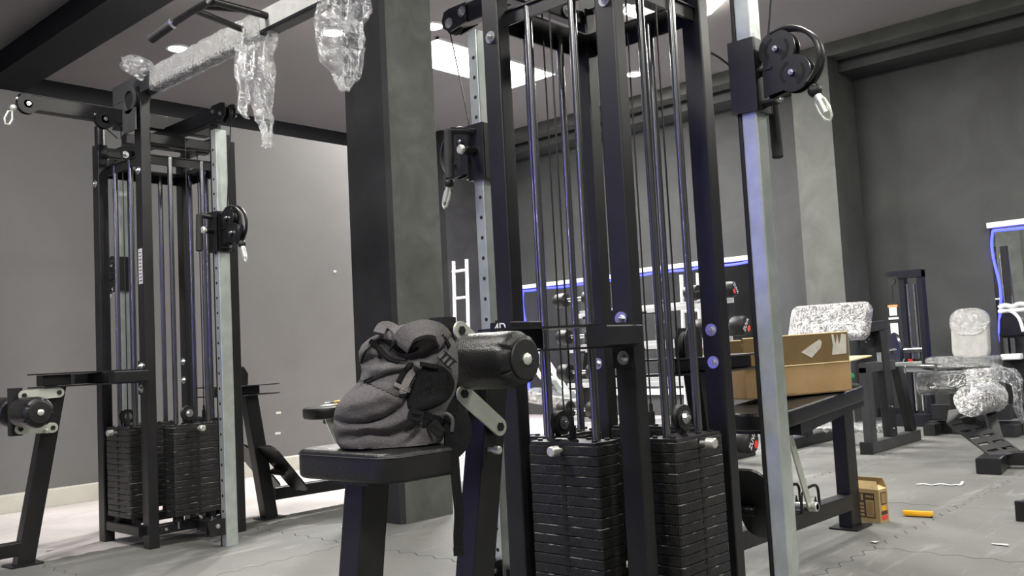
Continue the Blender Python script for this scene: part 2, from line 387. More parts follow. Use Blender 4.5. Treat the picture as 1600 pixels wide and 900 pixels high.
# --- lamps: hexagonal LED rings, a flat panel, downlights
def area(name, parent, loc, size, power, col=(1, 0.97, 0.93), shape='DISK', sy=None, spread=180):
    l = bpy.data.lights.new(name, 'AREA'); l.shape = shape; l.size = size; l.energy = power; l.color = col
    if sy: l.size_y = sy
    l.spread = math.radians(spread)
    o = bpy.data.objects.new(name, l); COL.objects.link(o); o.location = loc
    if parent: o.parent = parent
    return o
HEXLAB = ['white hexagonal tube light in view on the ceiling, behind the top of the front tower', 'hexagonal tube light on the ceiling over the rowing bench, out of view', 'hexagonal tube light on the ceiling left of the viewer', 'hexagonal tube light on the ceiling right over the viewer', 'hexagonal tube light on the ceiling right of the small carton, out of view', 'hexagonal tube light on the ceiling over the slotted bench, out of view', 'hexagonal tube light on the ceiling nearest the wall behind the viewer']
for k, (x, y, a) in enumerate(ROOM_LIGHTS):
    t = thing('hexagon_light', HEXLAB[k], 'ceiling light', (x, y, CEIL), math.radians(a), 'hexagonal tube lights on the ceiling')
    R = 0.44; vs = [Vector((R*math.cos(math.radians(60*i+0)), R*math.sin(math.radians(60*i+0)), -0.045)) for i in range(6)]
    for i in range(6):
        g = G(); p, q = vs[i], vs[(i+1) % 6]; d = (q-p)*0.03; g.cyl(p+d, q-d, 0.017, 10); g.build('tube_lamp', 'led_white', t)
        g = G(); g.bar((p.x, p.y, -0.014), (q.x, q.y, -0.014), 0.03, 0.027, 0.004); g.build('tube_holder', 'white_enamel', t)
    area('hexagon_lamp', t, (0, 0, -0.08), 0.8, HEX_POWER, (1, 0.97, 0.90))
pt = thing('light_panel', 'flat rectangular white light panel glowing on the ceiling behind the cable tower', 'ceiling light', (6.52, 6.26, CEIL))
g = G(); g.box(-0.84, 0.84, -0.32, 0.32, -0.02, -0.004); g.build('diffuser', 'panel_white', pt, 0)
g = G()
for sy in (-1, 1): g.box(-0.86, 0.86, sy*0.33-0.01, sy*0.33+0.01, -0.024, -0.002)
for sx in (-1, 1): g.box(sx*0.85-0.01, sx*0.85+0.01, -0.34, 0.34, -0.024, -0.002)
g.build('panel_frame', 'white_enamel', pt, 0)
area('panel_lamp', pt, (0, 0, -0.03), 1.66, PANEL_POWER, (1, 0.96, 0.93), 'RECTANGLE', 0.62)
for (px, py, pw, lab) in ((278, 75, DOWN_POWER, 'small round downlight in the ceiling by the left pull-up grip'), (676, 40, 4*DOWN_POWER, 'added unseen downlight behind the concrete column, brightening the left wall'), (991, 115, DOWN_POWER, 'small round downlight in the ceiling seen between the tower rods'), (520, 50, 8*DOWN_POWER, 'small round downlight in the ceiling behind the hanging film')):  # the one behind the column is added, unseen, to brighten the left wall
    p = at(px, py, 'Z', CEIL); t = thing('downlight', lab, 'ceiling light', p, 0, 'round downlights in the ceiling')
    g = G(); rr2 = [(0.085, -0.012), (0.105, -0.010), (0.11, -0.001), (0.08, -0.001)]; g.loft([[(q*math.cos(2*math.pi*i/28), q*math.sin(2*math.pi*i/28), z) for i in range(28)] for q, z in rr2], cap=False); g.build('rim', 'white_enamel', t)
    g = G(); g.lathe([(0.01, -0.010), (0.082, -0.0105), (0.082, -0.002)], (0, 0, 0), (0, 0, 1)); g.build('lens', 'downlight_glow', t)
    area('downlight_lamp', t, (0, 0, -0.03), 0.15, pw)

# ------------------------------------------------------------------ cable towers
PLATE = None
def stack_plate():
    """one selector plate, pin face towards -Y, centred, bottom at z=0"""
    g = G(); w, d, h = 0.252, 0.108, 0.0262
    pl = rrect(w, d, 0.006, 2)
    rings = [(0.9965, 0), (1, 0.0012), (1, h-0.0022), (0.990, h)]
    g.loft([[(a*s, b*(s if s == 1 else s*0.99), z) for a, b in pl] for s, z in rings[:3]], rnd=False)
    g.loft([[(a*s, b*(s if s == 1 else s*0.99), z) for a, b in pl] for s, z in rings[2:]], 2, rnd=False)
    g.box(-0.0075, 0.0075, -d/2-0.0014, -d/2+0.004, h-0.013, h+0.001, 1)
    g.box(-0.005, 0.005, -d/2-0.0012, -d/2+0.004, 0.0, 0.004, 1)
    return g.build('weight_plate', ['iron_plate', 'slot_black', 'worn_edge'], mesh_only=True)
PLATE = stack_plate()
def pulley_mesh(r=0.036, t=0.02):
    g = G(); g.lathe([(0.012, -t/2), (r*.55, -t/2), (r, -t/2), (r, -t/2+0.003), (r-0.006, 0), (r, t/2-0.003), (r, t/2), (r*.55, t/2), (0.012, t/2)], (0, 0, 0), (0, 1, 0), 28)
    return g.build('pulley', 'rubber_black', mesh_only=True)
PUL = pulley_mesh()
def bolt_mesh(r=0.011, washer=True):
    g = G()
    if washer: g.cyl((0, 0, 0), (0, -0.003, 0), r*1.75, 20)
    g.cyl((0, -0.003, 0), (0, -0.011, 0), r, 6); g.cyl((0, -0.011, 0), (0, -0.017, 0), r*0.5, 10)
    return g.build('bolt', 'bolt_steel', mesh_only=True, smooth=30)
BOLT = bolt_mesh(); BOLT_S = bolt_mesh(0.008, False)
ROT = {'-Y': 0.0, '-X': -math.pi/2, '+Y': math.pi, '+X': math.pi/2}   # turn of things made facing -Y

def put_bolt(parent, p, face, small=False): return inst('bolt', BOLT_S if small else BOLT, parent, p, (0, 0, ROT[face]))

def weight_stack(tw, cx, cy, face, ztop=0.557, n=15, pin=1, jitter=0.0008):
    """a whole selector stack with its rods; face = the side the pin points to"""
    st = group_part('weight_stack', tw); st.location = (cx, cy, 0); st.rotation_euler.z = ROT[face]
    z0 = ztop-n*0.0282
    for k in range(n):
        inst('weight_plate', PLATE, st, (random.uniform(-1, 1)*jitter, random.uniform(-1, 1)*jitter, z0+k*0.0282))
    g = G(); g.box(-0.12, 0.12, -0.052, 0.052, ztop-0.001, ztop+0.007)
    for x in (-0.1, -0.035, 0.035, 0.1):
        for y in (-0.03, 0.03): g.cyl((x, y, ztop+0.006), (x, y, ztop+0.013), 0.008, 8)
    g.build('top_plate', 'dark_steel', st)
    for x in (-0.085, 0.085):
        g = G(); g.cyl((x, 0, 0.07), (x, 0, 1.882), 0.0122, 16); g.build('guide_rod', 'rod_steel', st)
        g = G(); g.cyl((x, 0, z0-0.03), (x, 0, z0), 0.026, 16); g.build('rubber_buffer', 'rubber_black', st)
    g = G(); g.cyl((0, 0, ztop+0.006), (0, 0, ztop+0.05), 0.011, 12); g.cyl((0, 0, ztop+0.05), (0, 0, ztop+0.075), 0.006, 10); g.build('lifting_bolt', 'rubber_black', st)
    g = G(); g.cyl((0, 0, ztop+0.07), (0, 0, 2.0), 0.0028, 8); g.build('cable', 'cable_black', st)
    if pin is not None:
        zp = ztop-0.0282*(pin+0.5)
        g = G(); g.cyl((0, -0.052, zp), (0, -0.080, zp), 0.006, 10); g.cyl((0, -0.075, zp), (0, -0.105, zp), 0.0145, 20, bev=0.0025); g.build('selector_pin', 'bright_pin', st)
    return st

def eight_plate(n=26):
    """outline of the double pulley cheek: s outwards, z up"""
    pts = []
    for i in range(n+1):   # big top circle from the left waist over the top
        a = math.radians(215-245*i/n); pts.append((0.045+0.052*math.cos(a), 0.075+0.052*math.sin(a)))
    for i in range(n+1):
        a = math.radians(62-190*i/n); pts.append((0.085+0.050*math.cos(a), 0.0+0.050*math.sin(a)))
    pts += [(0.0, -0.050), (0.0, 0.018)]
    return pts
def carriage(tw, x, y, z0, z1, out, hx, grip=True, clip_tilt=0.3):
    """sliding pulley carriage on a silver column centred x,y; out = +1/-1 along Y, hx = side of the grip along X"""
    c = group_part('pulley_carriage', tw); c.location = (x, y, z0); h = z1-z0
    g = G()
    for k in range(4):
        a = [(-0.041, -0.035), (0.041, -0.035), (0.041, 0.035), (-0.041, 0.035)][k]; b = [(-0.041, -0.035), (0.041, -0.035), (0.041, 0.035), (-0.041, 0.035)][(k+1) % 4]
        dx, dy = b[0]-a[0], b[1]-a[1]; mx, my = (a[0]+b[0])/2, (a[1]+b[1])/2
        if abs(dx) > 0: g.box(-0.041, 0.041, my-0.004, my+0.004, 0, h)
        else: g.box(mx-0.004, mx+0.004, -0.039, 0.039, 0, h)
    g.build('sleeve', 'black_steel', c)
    zc = h*0.56-0.03; so = 0.047
    for s in (-1, 1):
        g = G(); g.ext([(a, b) for a, b in eight_plate()], (s*0.016-out*0.0025, out*so, zc), (0, out, 0), (0, 0, 1), 0.005)
        g.build('pulley_cheek', 'black_steel', c)
        for (cs, cz) in ((0.045, 0.075), (0.085, 0.0)):
            for a0 in (110, -70):
                g = G(); arc = [math.radians(a0+110*i/10) for i in range(11)]
                pl = [(cs+0.036*math.cos(a), cz+0.036*math.sin(a)) for a in arc]+[(cs+0.028*math.cos(a), cz+0.028*math.sin(a)) for a in reversed(arc)]
                g.ext(pl, (s*0.0188-out*0.0006, out*so, zc), (0, out, 0), (0, 0, 1), 0.0012); g.build('slot', 'slot_black', c)
    for (cs, cz) in ((0.045, 0.075), (0.085, 0.0)):
        o = inst('pulley', PUL, c, (0, out*(so+cs), zc+cz), (0, 0, math.pi/2)); o.scale = (1.2, 1, 1.2)
        for s in (-1, 1): inst('bolt', BOLT_S, c, (s*0.0185, out*(so+cs), zc+cz), (0, 0, s*math.pi/2))
    # guard loop round the outside
    loop = [(so+0.028, 0.122), (so+0.07, 0.128), (so+0.115, 0.112), (so+0.148, 0.078), (so+0.158, 0.035), (so+0.148, -0.005), (so+0.125, -0.035)]
    for s in (-1, 1):
        g = G(); g.tube([(s*0.014, out*a, zc+b) for a, b in smooth_path([Vector((a, b, 0)) for a, b in loop], 4, True)], 0.0065, 8); g.build('guard_loop', 'black_steel', c)
    for zz in (0.025, -0.065):
        g = G(); g.box(-0.022, 0.022, min(out*0.036, out*0.075), max(out*0.036, out*0.075), zc+zz, zc+zz+0.007)
        g.build('swivel_bracket', 'black_steel', c)
    put_bolt(c, (0.0, out*0.075, zc+0.035), '+Y' if out > 0 else '-Y', True); put_bolt(c, (0.0, out*0.075, zc-0.058), '+Y' if out > 0 else '-Y', True)
    # ball stop, clip
    bs = Vector((0, out*(so+0.135), zc-0.058))
    g = G(); g.ball(bs, 0.019, 16); g.build('ball_stop', 'rubber_black', c)
    e = bs+Vector((0, out*0.03, -0.075))
    d = (e-bs).normalized(); sd = Vector((0, d.z, -d.y))
    pth = [bs+d*t+sd*w for t, w in ((0.02, 0.006), (0.035, 0.013), (0.06, 0.014), (0.085, 0.010), (0.095, 0), (0.085, -0.010), (0.06, -0.014), (0.035, -0.013), (0.02, -0.006))]
    g = G(); g.tube(pth, 0.0042, 8, closed=True); g.cyl(bs+d*0.012, bs+d*0.034, 0.0105, 12); g.cyl(bs+d*0.034, bs+d*0.07, 0.0095, 12); g.build('snap_hook', 'zinc_plate', c)
    # grip and pop pin
    if grip:
        zt = h*0.86
        if hx < 0: oy = max(out, 0.1); pth = [(-0.04, 0.0, zt), (-0.075, oy*0.03, zt+0.004), (-0.10, oy*0.06, zt+0.008)]; gx, gy = -0.105, oy*0.066
        else: pth = [(0.04, 0.0, zt-0.12), (0.075, -0.005, zt-0.115), (0.10, -0.008, zt-0.110)]; gx, gy = 0.104, -0.012; zt -= 0.12
        g = G(); g.tube(pth, 0.0125, 10); g.build('grip_arm', 'black_steel', c)
        g = G(); g.cyl((gx, gy, zt+0.012), (gx+hx*0.006, gy, zt-0.165), 0.0165, 16, bev=0.004); g.build('grip', 'grip_rubber', c)
        zk = h*0.52
        g = G(); g.cyl((hx*0.04, 0, zk), (hx*0.085, out*0.012, zk), 0.0145, 14); g.build('pin_housing', 'black_steel', c)
        g = G(); g.cyl((hx*0.084, out*0.012, zk), (hx*0.092, out*0.012, zk), 0.009, 12); g.cyl((hx*0.092, out*0.014, zk), (hx*0.108, out*0.016, zk), 0.017, 18, bev=0.004); g.build('pop_pin', 'bright_pin', c)
    return c, zc, so
def smooth_path(pts, sub=4, flat=False):
    pts = [Vector(p) for p in pts]; out = []
    for k in range(len(pts)-1):
        p0, p1, p2, p3 = pts[max(k-1, 0)], pts[k], pts[k+1], pts[min(k+2, len(pts)-1)]
        for i in range(sub):
            t = i/sub
            out.append(0.5*((2*p1)+(p2-p0)*t+(2*p0-5*p1+4*p2-p3)*t*t+(3*p1-p0-3*p2+p3)*t**3))
    out.append(pts[-1])
    return [(p.x, p.y) for p in out] if flat else out

def hole_row(tw, x, y, face, z0, z1, step=0.0715):
    g = G(); z = z0
    while z < z1:
        if face == '-X': g.cyl((x-0.0006, y, z), (x+0.002, y, z), 0.0068, 14)
        z += step
    o = g.build('adjustment_holes', 'slot_black', tw); o['kind'] = 'stuff'

def tower(loc, label, p):
    tw = thing('cable_tower', label, 'gym machine', loc)
    B = lambda name, mt, *a, **k: None
    def post(x0, x1, y0, y1, z0, z1):
        g = G(); g.bar(((x0+x1)/2, (y0+y1)/2, z0), ((x0+x1)/2, (y0+y1)/2, z1), y1-y0, x1-x0, 0.005, (1, 0, 0)); return g.build('post', 'black_steel', tw)
    fz = 2.18
    post(0, 0.05, 0, 0.068, 0, fz); post(-0.03, 0.022, 0.412, 0.48, 0, 2.0); post(0.45, 0.502, -0.01, 0.058, 0, 2.0); post(0.43, 0.482, 0.42, 0.49, 0, 2.0)
    def rail(name, p0, p1, w, h, r=0.004): g = G(); g.bar(p0, p1, w, h, r); return g.build(name, 'black_steel', tw)
    # base frame
    rail('base_rail', (0.0, 0.06, 0.08), (0.0, 0.42, 0.08), 0.05, 0.045); rail('base_rail', (0.045, 0.03, 0.08), (0.455, 0.03, 0.08), 0.05, 0.045)
    rail('base_rail', (0.0, 0.45, 0.08), (0.45, 0.45, 0.08), 0.05, 0.045); rail('base_rail', (0.465, 0.05, 0.08), (0.465, 0.43, 0.08), 0.05, 0.045)
    # outriggers that carry the silver columns
    rail('column_foot', (0.26, 0.0, 0.075), (0.26, -0.235, 0.075), 0.05, 0.05); rail('column_foot', (0.26, 0.47, 0.075), (0.26, 0.745, 0.075), 0.05, 0.05)
    # upper frame of angle bars
    for a, b in (((0.02, 0.06), (0.02, 0.42)), ((0.05, 0.015), (0.46, 0.015)), ((0.02, 0.47), (0.44, 0.47)), ((0.475, 0.05), (0.475, 0.43))):
        rail('top_rail', (*a, 1.862), (*b, 1.862), 0.008, 0.045, 0.001)
        mx = Vector((0.25-((a[0]+b[0])/2), 0.24-((a[1]+b[1])/2), 0)).normalized()*0.040
        rail('top_rail', (a[0]+mx.x, a[1]+mx.y, 1.881), (b[0]+mx.x, b[1]+mx.y, 1.884), 0.10, 0.006, 0.001)
    rail('cross_rail', (0.0, 0.45, 1.968), (0.45, 0.45, 1.968), 0.04, 0.05); rail('cross_rail', (0.03, 0.04, 1.968), (0.46, 0.04, 1.968), 0.04, 0.05)
    rail('cross_rail', (0.03, 0.24, 2.0), (0.48, 0.24, 2.0), 0.05, 0.05)
    rail('cross_rail', (0.47, 0.03, 2.02), (0.47, 0.46, 2.02), 0.05, 0.05)
    for q in ((0.12, 0.426, 1.968), (0.33, 0.426, 1.968)): put_bolt(tw, q, '-Y')
    for q in ((-0.03, 0.445, 1.80), (-0.0, 0.03, 1.80), (0.43, 0.455, 0.875), (0.43, 0.455, 0.775), (0.45, 0.024, 0.865), (0.45, 0.024, 0.765)): put_bolt(tw, q, '-X')
    for q in ((0.26, 0.006, 0.105), (0.08, 0.005, 0.08)): put_bolt(tw, q, '-Y', True)
    # arm over the silver columns with a pulley at each end
    rail('column_arm', (0.26, -0.335, 2.052), (0.26, 0.87, 2.052), 0.045, 0.072)
    for y in (-0.335, 0.87):
        hd = group_part('arm_head', tw); hd.location = (0.26, y, 2.052); s = 1 if y > 0 else -1
        for sx in (-1, 1):
            g = G(); g.ext([(-0.07, -0.036), (0.02, -0.05), (0.05, -0.03), (0.058, 0.0), (0.045, 0.03), (0.02, 0.036), (-0.07, 0.036)], (sx*0.027-0.003, 0, 0), (0, s, 0), (0, 0, 1), 0.006); g.build('head_plate', 'black_steel', hd)
        inst('pulley', PUL, hd, (0, s*0.018, -0.018), (0, 0, math.pi/2))
        for q in ((s*0.018, -0.018), (s*-0.05, 0.005)):
            put_bolt(hd, (-0.031, q[0], q[1]), '-X'); put_bolt(hd, (0.031, q[0], q[1]), '+X', True)
    # silver columns
    for (y, zb, hk, z0, z1, out, hx) in ((-0.262, 0.0, p['holes'][0], *p['car'][0], -1, p['hx'][0]), (0.775, 0.0, p['holes'][1], *p['car'][1], 1, p['hx'][1])):
        yc = y-0.004 if out < 0 else y+0.004
        g = G(); g.bar((0.26, yc, zb), (0.26, yc, 1.975), 0.046, 0.060, 0.004, (1, 0, 0)); sc = g.build('silver_column', 'galvanised', tw)
        if out < 0: g = G(); g.bar((0.26, y+0.026, zb), (0.26, y+0.026, 2.01), 0.012, 0.058, 0.003, (1, 0, 0)); g.build('column_back_strip', 'black_steel', tw) if out < 0 else None
        if hk: hole_row(tw, 0.23, y, '-X', 0.16, 1.93)
        c, zc, so = carriage(tw, 0.26, y, z0, z1, out, hx)
        g = G(); g.cyl((0.26, (0.87+0.05 if out > 0 else -0.335-0.05), 2.03), (0.26, y+out*(so+0.01), z0+zc+0.09), 0.0028, 8); g.build('cable', 'cable_black', tw)
        # low guide pulley
        inst('pulley', PUL, tw, (0.19, y+out*0.0-0.0, 0.10), (0, 0, 0)); put_bolt(tw, (0.19, y-0.012, 0.10), '-Y')
        g = G(); g.box(0.15, 0.23, y-0.018, y-0.012, 0.055, 0.13); g.box(0.15, 0.23, y+0.012, y+0.018, 0.055, 0.13); g.build('pulley_bracket', 'black_steel', tw)
    # the four selector stacks
    weight_stack(tw, 0.024, 0.251, '-X', pin=0 if p['front'] else 0); weight_stack(tw, 0.236, 0.014, '-Y', pin=0)
    weight_stack(tw, 0.236, 0.455, '+Y', 0.555, pin=1); weight_stack(tw, 0.43, 0.251, '+X', 0.565, pin=1)
    for q, a in (((0.05, 0.315, 0.612), 0), ((0.205, -0.005, 0.618), 0)):
        inst('pulley', PUL, tw, q, (0, 0, 0)); put_bolt(tw, (q[0], q[1]-0.011, q[2]), '-Y')
        g = G(); g.box(q[0]-0.012, q[0]+0.012, q[1]+0.011, q[1]+0.016, q[2]-0.042, q[2]+0.02); g.build('pulley_bracket', 'black_steel', tw)
    # ---- pulldown arm at the top
    rail('pulldown_arm', (-0.46, 0.245, 2.110), (0.49, 0.245, 2.110), 0.05, 0.074)
    for x, dz in ((-0.44, -0.018), (-0.085, -0.035)):
        inst('pulley', PUL, tw, (x, 0.205, 2.11+dz)); put_bolt(tw, (x, 0.194, 2.11+dz), '-Y'); put_bolt(tw, (x-0.04, 0.216, 2.13+dz), '-Y', True)
        g = G(); g.ext(circ(0.046, 24), (x, 0.195, 2.11+dz), (1, 0, 0), (0, 0, 1), 0.004); g.ext(circ(0.046, 24), (x, 0.221, 2.11+dz), (1, 0, 0), (0, 0, 1), 0.004); g.build('pulley_cheek', 'black_steel', tw)
    g = G(); g.ball((-0.5, 0.205, 2.065), 0.016, 12); g.tube([(-0.505, 0.205, 2.05), (-0.522, 0.205, 2.045), (-0.538, 0.205, 2.01), (-0.535, 0.205, 1.985), (-0.518, 0.205, 1.985), (-0.505, 0.205, 2.01)], 0.005, 8, closed=True); g.build('snap_hook', 'zinc_plate', tw)
    g = G(); g.cyl((-0.085, 0.205, 2.04), (-0.02, 0.205, 1.99), 0.003, 8); g.cyl((0.02, 0.251, 2.0), (0.02, 0.251, 2.075), 0.003, 8); g.build('cable', 'cable_black', tw)
    # tops of the posts: curved neck on one, flanged ring plate on the other
    g = G(); g.cyl((-0.004, 0.446, 2.0), (-0.004, 0.446, 2.10), 0.024, 16); g.build('post_neck', 'black_steel', tw)
    # ---- pulldown station
    z = p['zarm']
    for y in (0.0, 0.44):
        g = G(); g.bar((-0.165, y, z), (-0.004, y, z), 0.068, 0.052, 0.004); g.build('station_stub', 'black_steel', tw)
        g = G(); g.box(-0.006, -0.001, y-0.036+0.034, y+0.036+0.034, z-0.09, z+0.07); g.build('clamp_plate', 'black_steel', tw)
        for dz in (-0.062, 0.045):
            put_bolt(tw, (-0.006, y+0.034, z+dz), '-X')
            g = G(); g.cyl((-0.020, y+0.034, z+dz), (0.0, y+0.034, z+dz), 0.007, 10); g.build('threaded_bolt', 'bolt_steel', tw)
    g = G(); g.bar((p['tip'], 0.225, z+(0.012 if p['front'] else 0)), (p['tip']+0.125, 0.225, z+(0.012 if p['front'] else 0)), 0.075, 0.075 if p['front'] else 0.05, 0.004); g.build('station_head', 'black_steel', tw)
    tp = p['tip']-0.035; cur = [(tp, 0.175), (tp+0.015, 0.165)]+[(tp+0.015+(-0.03-tp-0.015)*t, 0.165-0.205*t**2.6) for t in (0.15, 0.3, 0.45, 0.6, 0.75, 0.88, 1.0)]
    gp = cur+[(a, 0.45-b) for a, b in reversed(cur)]
    for dz in (0.027, -0.033):
        g = G(); g.ext(gp, (0, 0, z+dz), (1, 0, 0), (0, 1, 0), 0.006); g.build('gusset_plate', 'black_steel', tw)
    if p['front']: letters('4D', 0.034, 'white_print', 'badge_lettering', tw, frame((p['tip']-0.0008, 0.225, z+0.034), (0, -1, 0), (0, 0, 1)))
    rail('station_leg', (-0.475, 0.225, 0.0), (-0.325, 0.225, z-0.026), 0.065, 0.075)
    rail('floor_beam', (-0.86, 0.225, 0.075), (-0.46, 0.225, 0.075), 0.06, 0.06)
    g = G(); g.ext(rrect(0.14, 0.12, 0.01), (-0.475, 0.225, 0.0), (1, 0, 0), (0, 1, 0), 0.006); g.build('foot_plate', 'black_steel', tw)
    # roller pads on their parallel links
    (lx0, lz0), (rx0, rz0) = p['link_lo']; (lx1, lz1), (rx1, rz1) = p['link_hi']
    ca = group_part('knee_roller_carrier', tw)
    cxm = (lx0+lx1)/2-0.012
    g = G(); g.bar((cxm, 0.225, lz0-0.03), (cxm, 0.225, lz1+0.035), 0.05, 0.05, 0.004, (1, 0, 0)); g.build('carrier_tube', 'dark_steel', ca)
    for yl in (0.178, 0.266):
        for (ax, az), (bx, bz) in (((lx0, lz0), (rx0, rz0)), ((lx1, lz1), (rx1, rz1))):
            U = Vector((bx-ax, 0, bz-az)); g = G(); g.ext(stadium(U.length, 0.046), (ax, yl, az), U, (-U.z, 0, U.x), 0.006); g.build('link_plate', 'zinc_plate', ca)
            for (qx, qz) in ((ax, az), (bx, bz)):
                g = G(); g.cyl((qx, yl-0.010, qz), (qx, yl+0.012, qz), 0.0115, 6); g.build('link_bolt', 'rubber_black', ca)
    zc = (lz0+lz1)/2; xc = cxm+0.012
    for s in (-1, 1):
        y0 = 0.225+s*0.05; y1 = 0.225+s*0.255
        n = 96; rings = []
        for t, r in ((0, 0.052), (0.012, 0.064), (0.03, 0.0675), (0.166, 0.0675), (0.176, 0.067), (0.186, 0.0655), (0.196, 0.061), (0.203, 0.053), (0.204, 0.046)):
            y = y0+s*t; ring = []
            for i in range(n):
                a = 2*math.pi*i/n; pl = 1.0
                if t > 0.165: pl = 1-0.07*max(0, math.cos(a*5.0+0.7*math.sin(a*2)))**14*1.6*min(1, (t-0.165)/0.02)
                ring.append((xc+r*pl*math.cos(a), y, zc+r*pl*math.sin(a)))
            rings.append(ring)
        g = G(); g.loft(rings); g.build('roller_pad', 'vinyl_black', ca)
        ye = y0+s*0.2035
        g = G(); g.lathe([(0.047, 0), (0.048, 0.004), (0.046, 0.007), (0.012, 0.009)], (xc, ye, zc), (0, s, 0), 32); g.build('end_cap', 'rubber_black', ca)
        g = G(); g.lathe([(0.0145, 0.007), (0.0145, 0.012), (0.010, 0.0165), (0.003, 0.018)], (xc, ye, zc), (0, s, 0), 8); g.build('cap_bolt', 'zinc_plate', ca)
    # small pull knob on the leg
    g = G(); g.cyl((-0.39, 0.19, 0.585), (-0.39, 0.165, 0.585), 0.006, 10); g.cyl((-0.39, 0.17, 0.585), (-0.39, 0.150, 0.585), 0.0105, 14, bev=0.003); g.build('pull_knob', 'bright_pin', tw)
    # seat
    g = G(); g.bar((-0.825, 0.225, 0.0), (-0.748, 0.225, 0.565), 0.068, 0.075, 0.005, (1, 0, 0)); g.build('seat_post', 'black_steel', tw)
    g = G(); g.X = Matrix.Translation((-0.722, 0.222, 0.563)); g.pad(0.225, 0.35, 0.066, 0.05, 0.012, crown=0.004); g.build('seat', 'vinyl_black', tw)
    g = G(); g.X = Matrix.Translation((-0.722, 0.222, 0.618))
    pl = rrect(0.2262, 0.3512, 0.05, 6); g.tube([(a, b, 0) for a, b in pl], 0.0013, 5, closed=True); g.build('seat_piping', 'vinyl_stitch', tw)
    g = G(); g.box(-0.80, -0.68, 0.16, 0.29, 0.552, 0.563); g.build('seat_bracket', 'black_steel', tw)
    # ---- rowing station on the far side
    z = p['zrow']; xe = p['rowend']
    for dz in (0.0, 0.05):
        g = G(); g.ext([(0.49, 0.03), (0.60, 0.12), (xe-0.03, 0.165), (xe, 0.195), (xe, 0.255), (xe-0.03, 0.285), (0.60, 0.33), (0.49, 0.43)], (0, 0, z-dz), (1, 0, 0), (0, 1, 0), 0.006); g.build('row_plate', 'black_steel', tw)
    rail('row_block', (0.49, 0.225, z-0.022), (xe-0.13, 0.225, z-0.022), 0.06, 0.042)
    o = inst('pulley', PUL, tw, (0.60, 0.205, z+0.045)); o.scale = (1.35, 1, 1.35); put_bolt(tw, (0.60, 0.194, z+0.045), '-Y')
    for s in (0.185, 0.221):
        g = G(); g.ext([(-0.05, -0.045), (0.05, -0.045), (0.055, 0.02), (0.03, 0.06), (-0.03, 0.06), (-0.055, 0.02)], (0.60, s, z+0.045), (1, 0, 0), (0, 0, 1), 0.004); g.build('pulley_cheek', 'black_steel', tw)
    rail('row_leg', (0.785, 0.225, 0.0), (0.68, 0.225, z-0.05), 0.065, 0.075)
    g = G(); g.ext(rrect(0.14, 0.12, 0.01), (0.785, 0.225, 0.0), (1, 0, 0), (0, 1, 0), 0.006); g.build('foot_plate', 'black_steel', tw)
    rail('row_beam', (0.82, 0.235, 0.125), (1.84, 0.235, 0.115), 0.06, 0.065)
    rail('bench_leg', (1.89, 0.245, 0.0), (1.89, 0.245, 0.555), 0.06, 0.10)
    g = G(); g.ext(rrect(0.17, 0.13, 0.01), (1.89, 0.245, 0.0), (1, 0, 0), (0, 1, 0), 0.006); g.build('foot_plate', 'black_steel', tw)
    g = G(); g.X = Matrix.Translation(((p['bx']+1.885)/2, 0.24, 0.526+0.070*((p['bx']+1.885)/2-1.4))) @ Matrix.Rotation(-0.070, 4, 'Y'); g.pad(1.885-p['bx'], 0.30, 0.066, 0.142, 0.014, crown=0.003); g.build('bench_pad', 'vinyl_black', tw)
    x0 = p['bx']+0.2
    g = G(); g.ext([(x0, 0.51+0.07*(x0-1.1)), (x0, 0.467), (1.79, 0.533), (1.79, 0.563)], (0, 0.375, 0), (1, 0, 0), (0, 0, 1), 0.27); g.build('bench_wedge', 'black_steel', tw, 0)
    for y in (0.105, 0.365):
        g = G(); U = Vector((0.25, 0, -0.30)); g.ext(rrect(0.36, 0.16, 0.05, 6), (0.80, y+0.08 if y > .2 else y+0.08, 0.27), U, (0, 1, 0), 0.010) if False else g.ext(rrect(0.34, 0.17, 0.045, 6), (0.80, y, 0.27), U, (0, 1, 0), 0.010); g.build('foot_pedal', 'black_steel', tw)
        g = G(); g.cyl((0.80, 0.2 if y < 0.2 else 0.27, 0.25), (0.80, y, 0.25), 0.018, 12); g.build('pedal_tube', 'black_steel', tw)
    for y in (0.185, 0.277):
        g = G(); U = Vector((0.15, 0, -0.34)); g.ext(stadium(U.length, 0.036), (1.225, y, 0.51), U, (0.34, 0, 0.15), 0.007); g.build('brace_bar', 'zinc_plate', tw)
    g = G(); g.cyl((1.375, 0.15, 0.172), (1.375, 0.32, 0.172), 0.013, 14); g.cyl((1.375, 0.15, 0.172), (1.375, 0.172, 0.172), 0.019, 18, bev=0.003); g.build('brace_pin', 'bright_pin', tw)
    for y in (0.195, 0.275):
        g = G(); g.tube(smooth_path([(1.33, y, 0.15), (1.335, y, 0.215), (1.36, y, 0.235), (1.44, y, 0.242), (1.475, y, 0.235), (1.488, y, 0.21), (1.49, y, 0.14)], 3), 0.006, 8); g.build('catch_rod', 'black_steel', tw)
        g = G(); g.ext([(-0.08, 0), (0.08, 0), (0.08, 0.02), (0.05, 0.03), (0.042, 0.05), (0.03, 0.022), (0.0, 0.022), (-0.012, 0.045), (-0.024, 0.022), (-0.08, 0.022)], (1.41, y, 0.147), (1, 0, 0), (0, 0, 1), 0.005); g.build('catch_plate', 'black_steel', tw)
    return tw
TA = tower((2.06, 1.44, 0), 'tall black cable tower in front with two silver columns, the grey backpack on its seat', dict(front=True, tip=-0.287, bx=0.985, holes=(False, True), car=((1.449, 1.652), (1.437, 1.635)), hx=(1, -1), zarm=0.858, zrow=0.775, rowend=1.14,
           link_lo=((-0.483, 0.731), (-0.362, 0.640)), link_hi=((-0.483, 0.886), (-0.362, 0.795))))
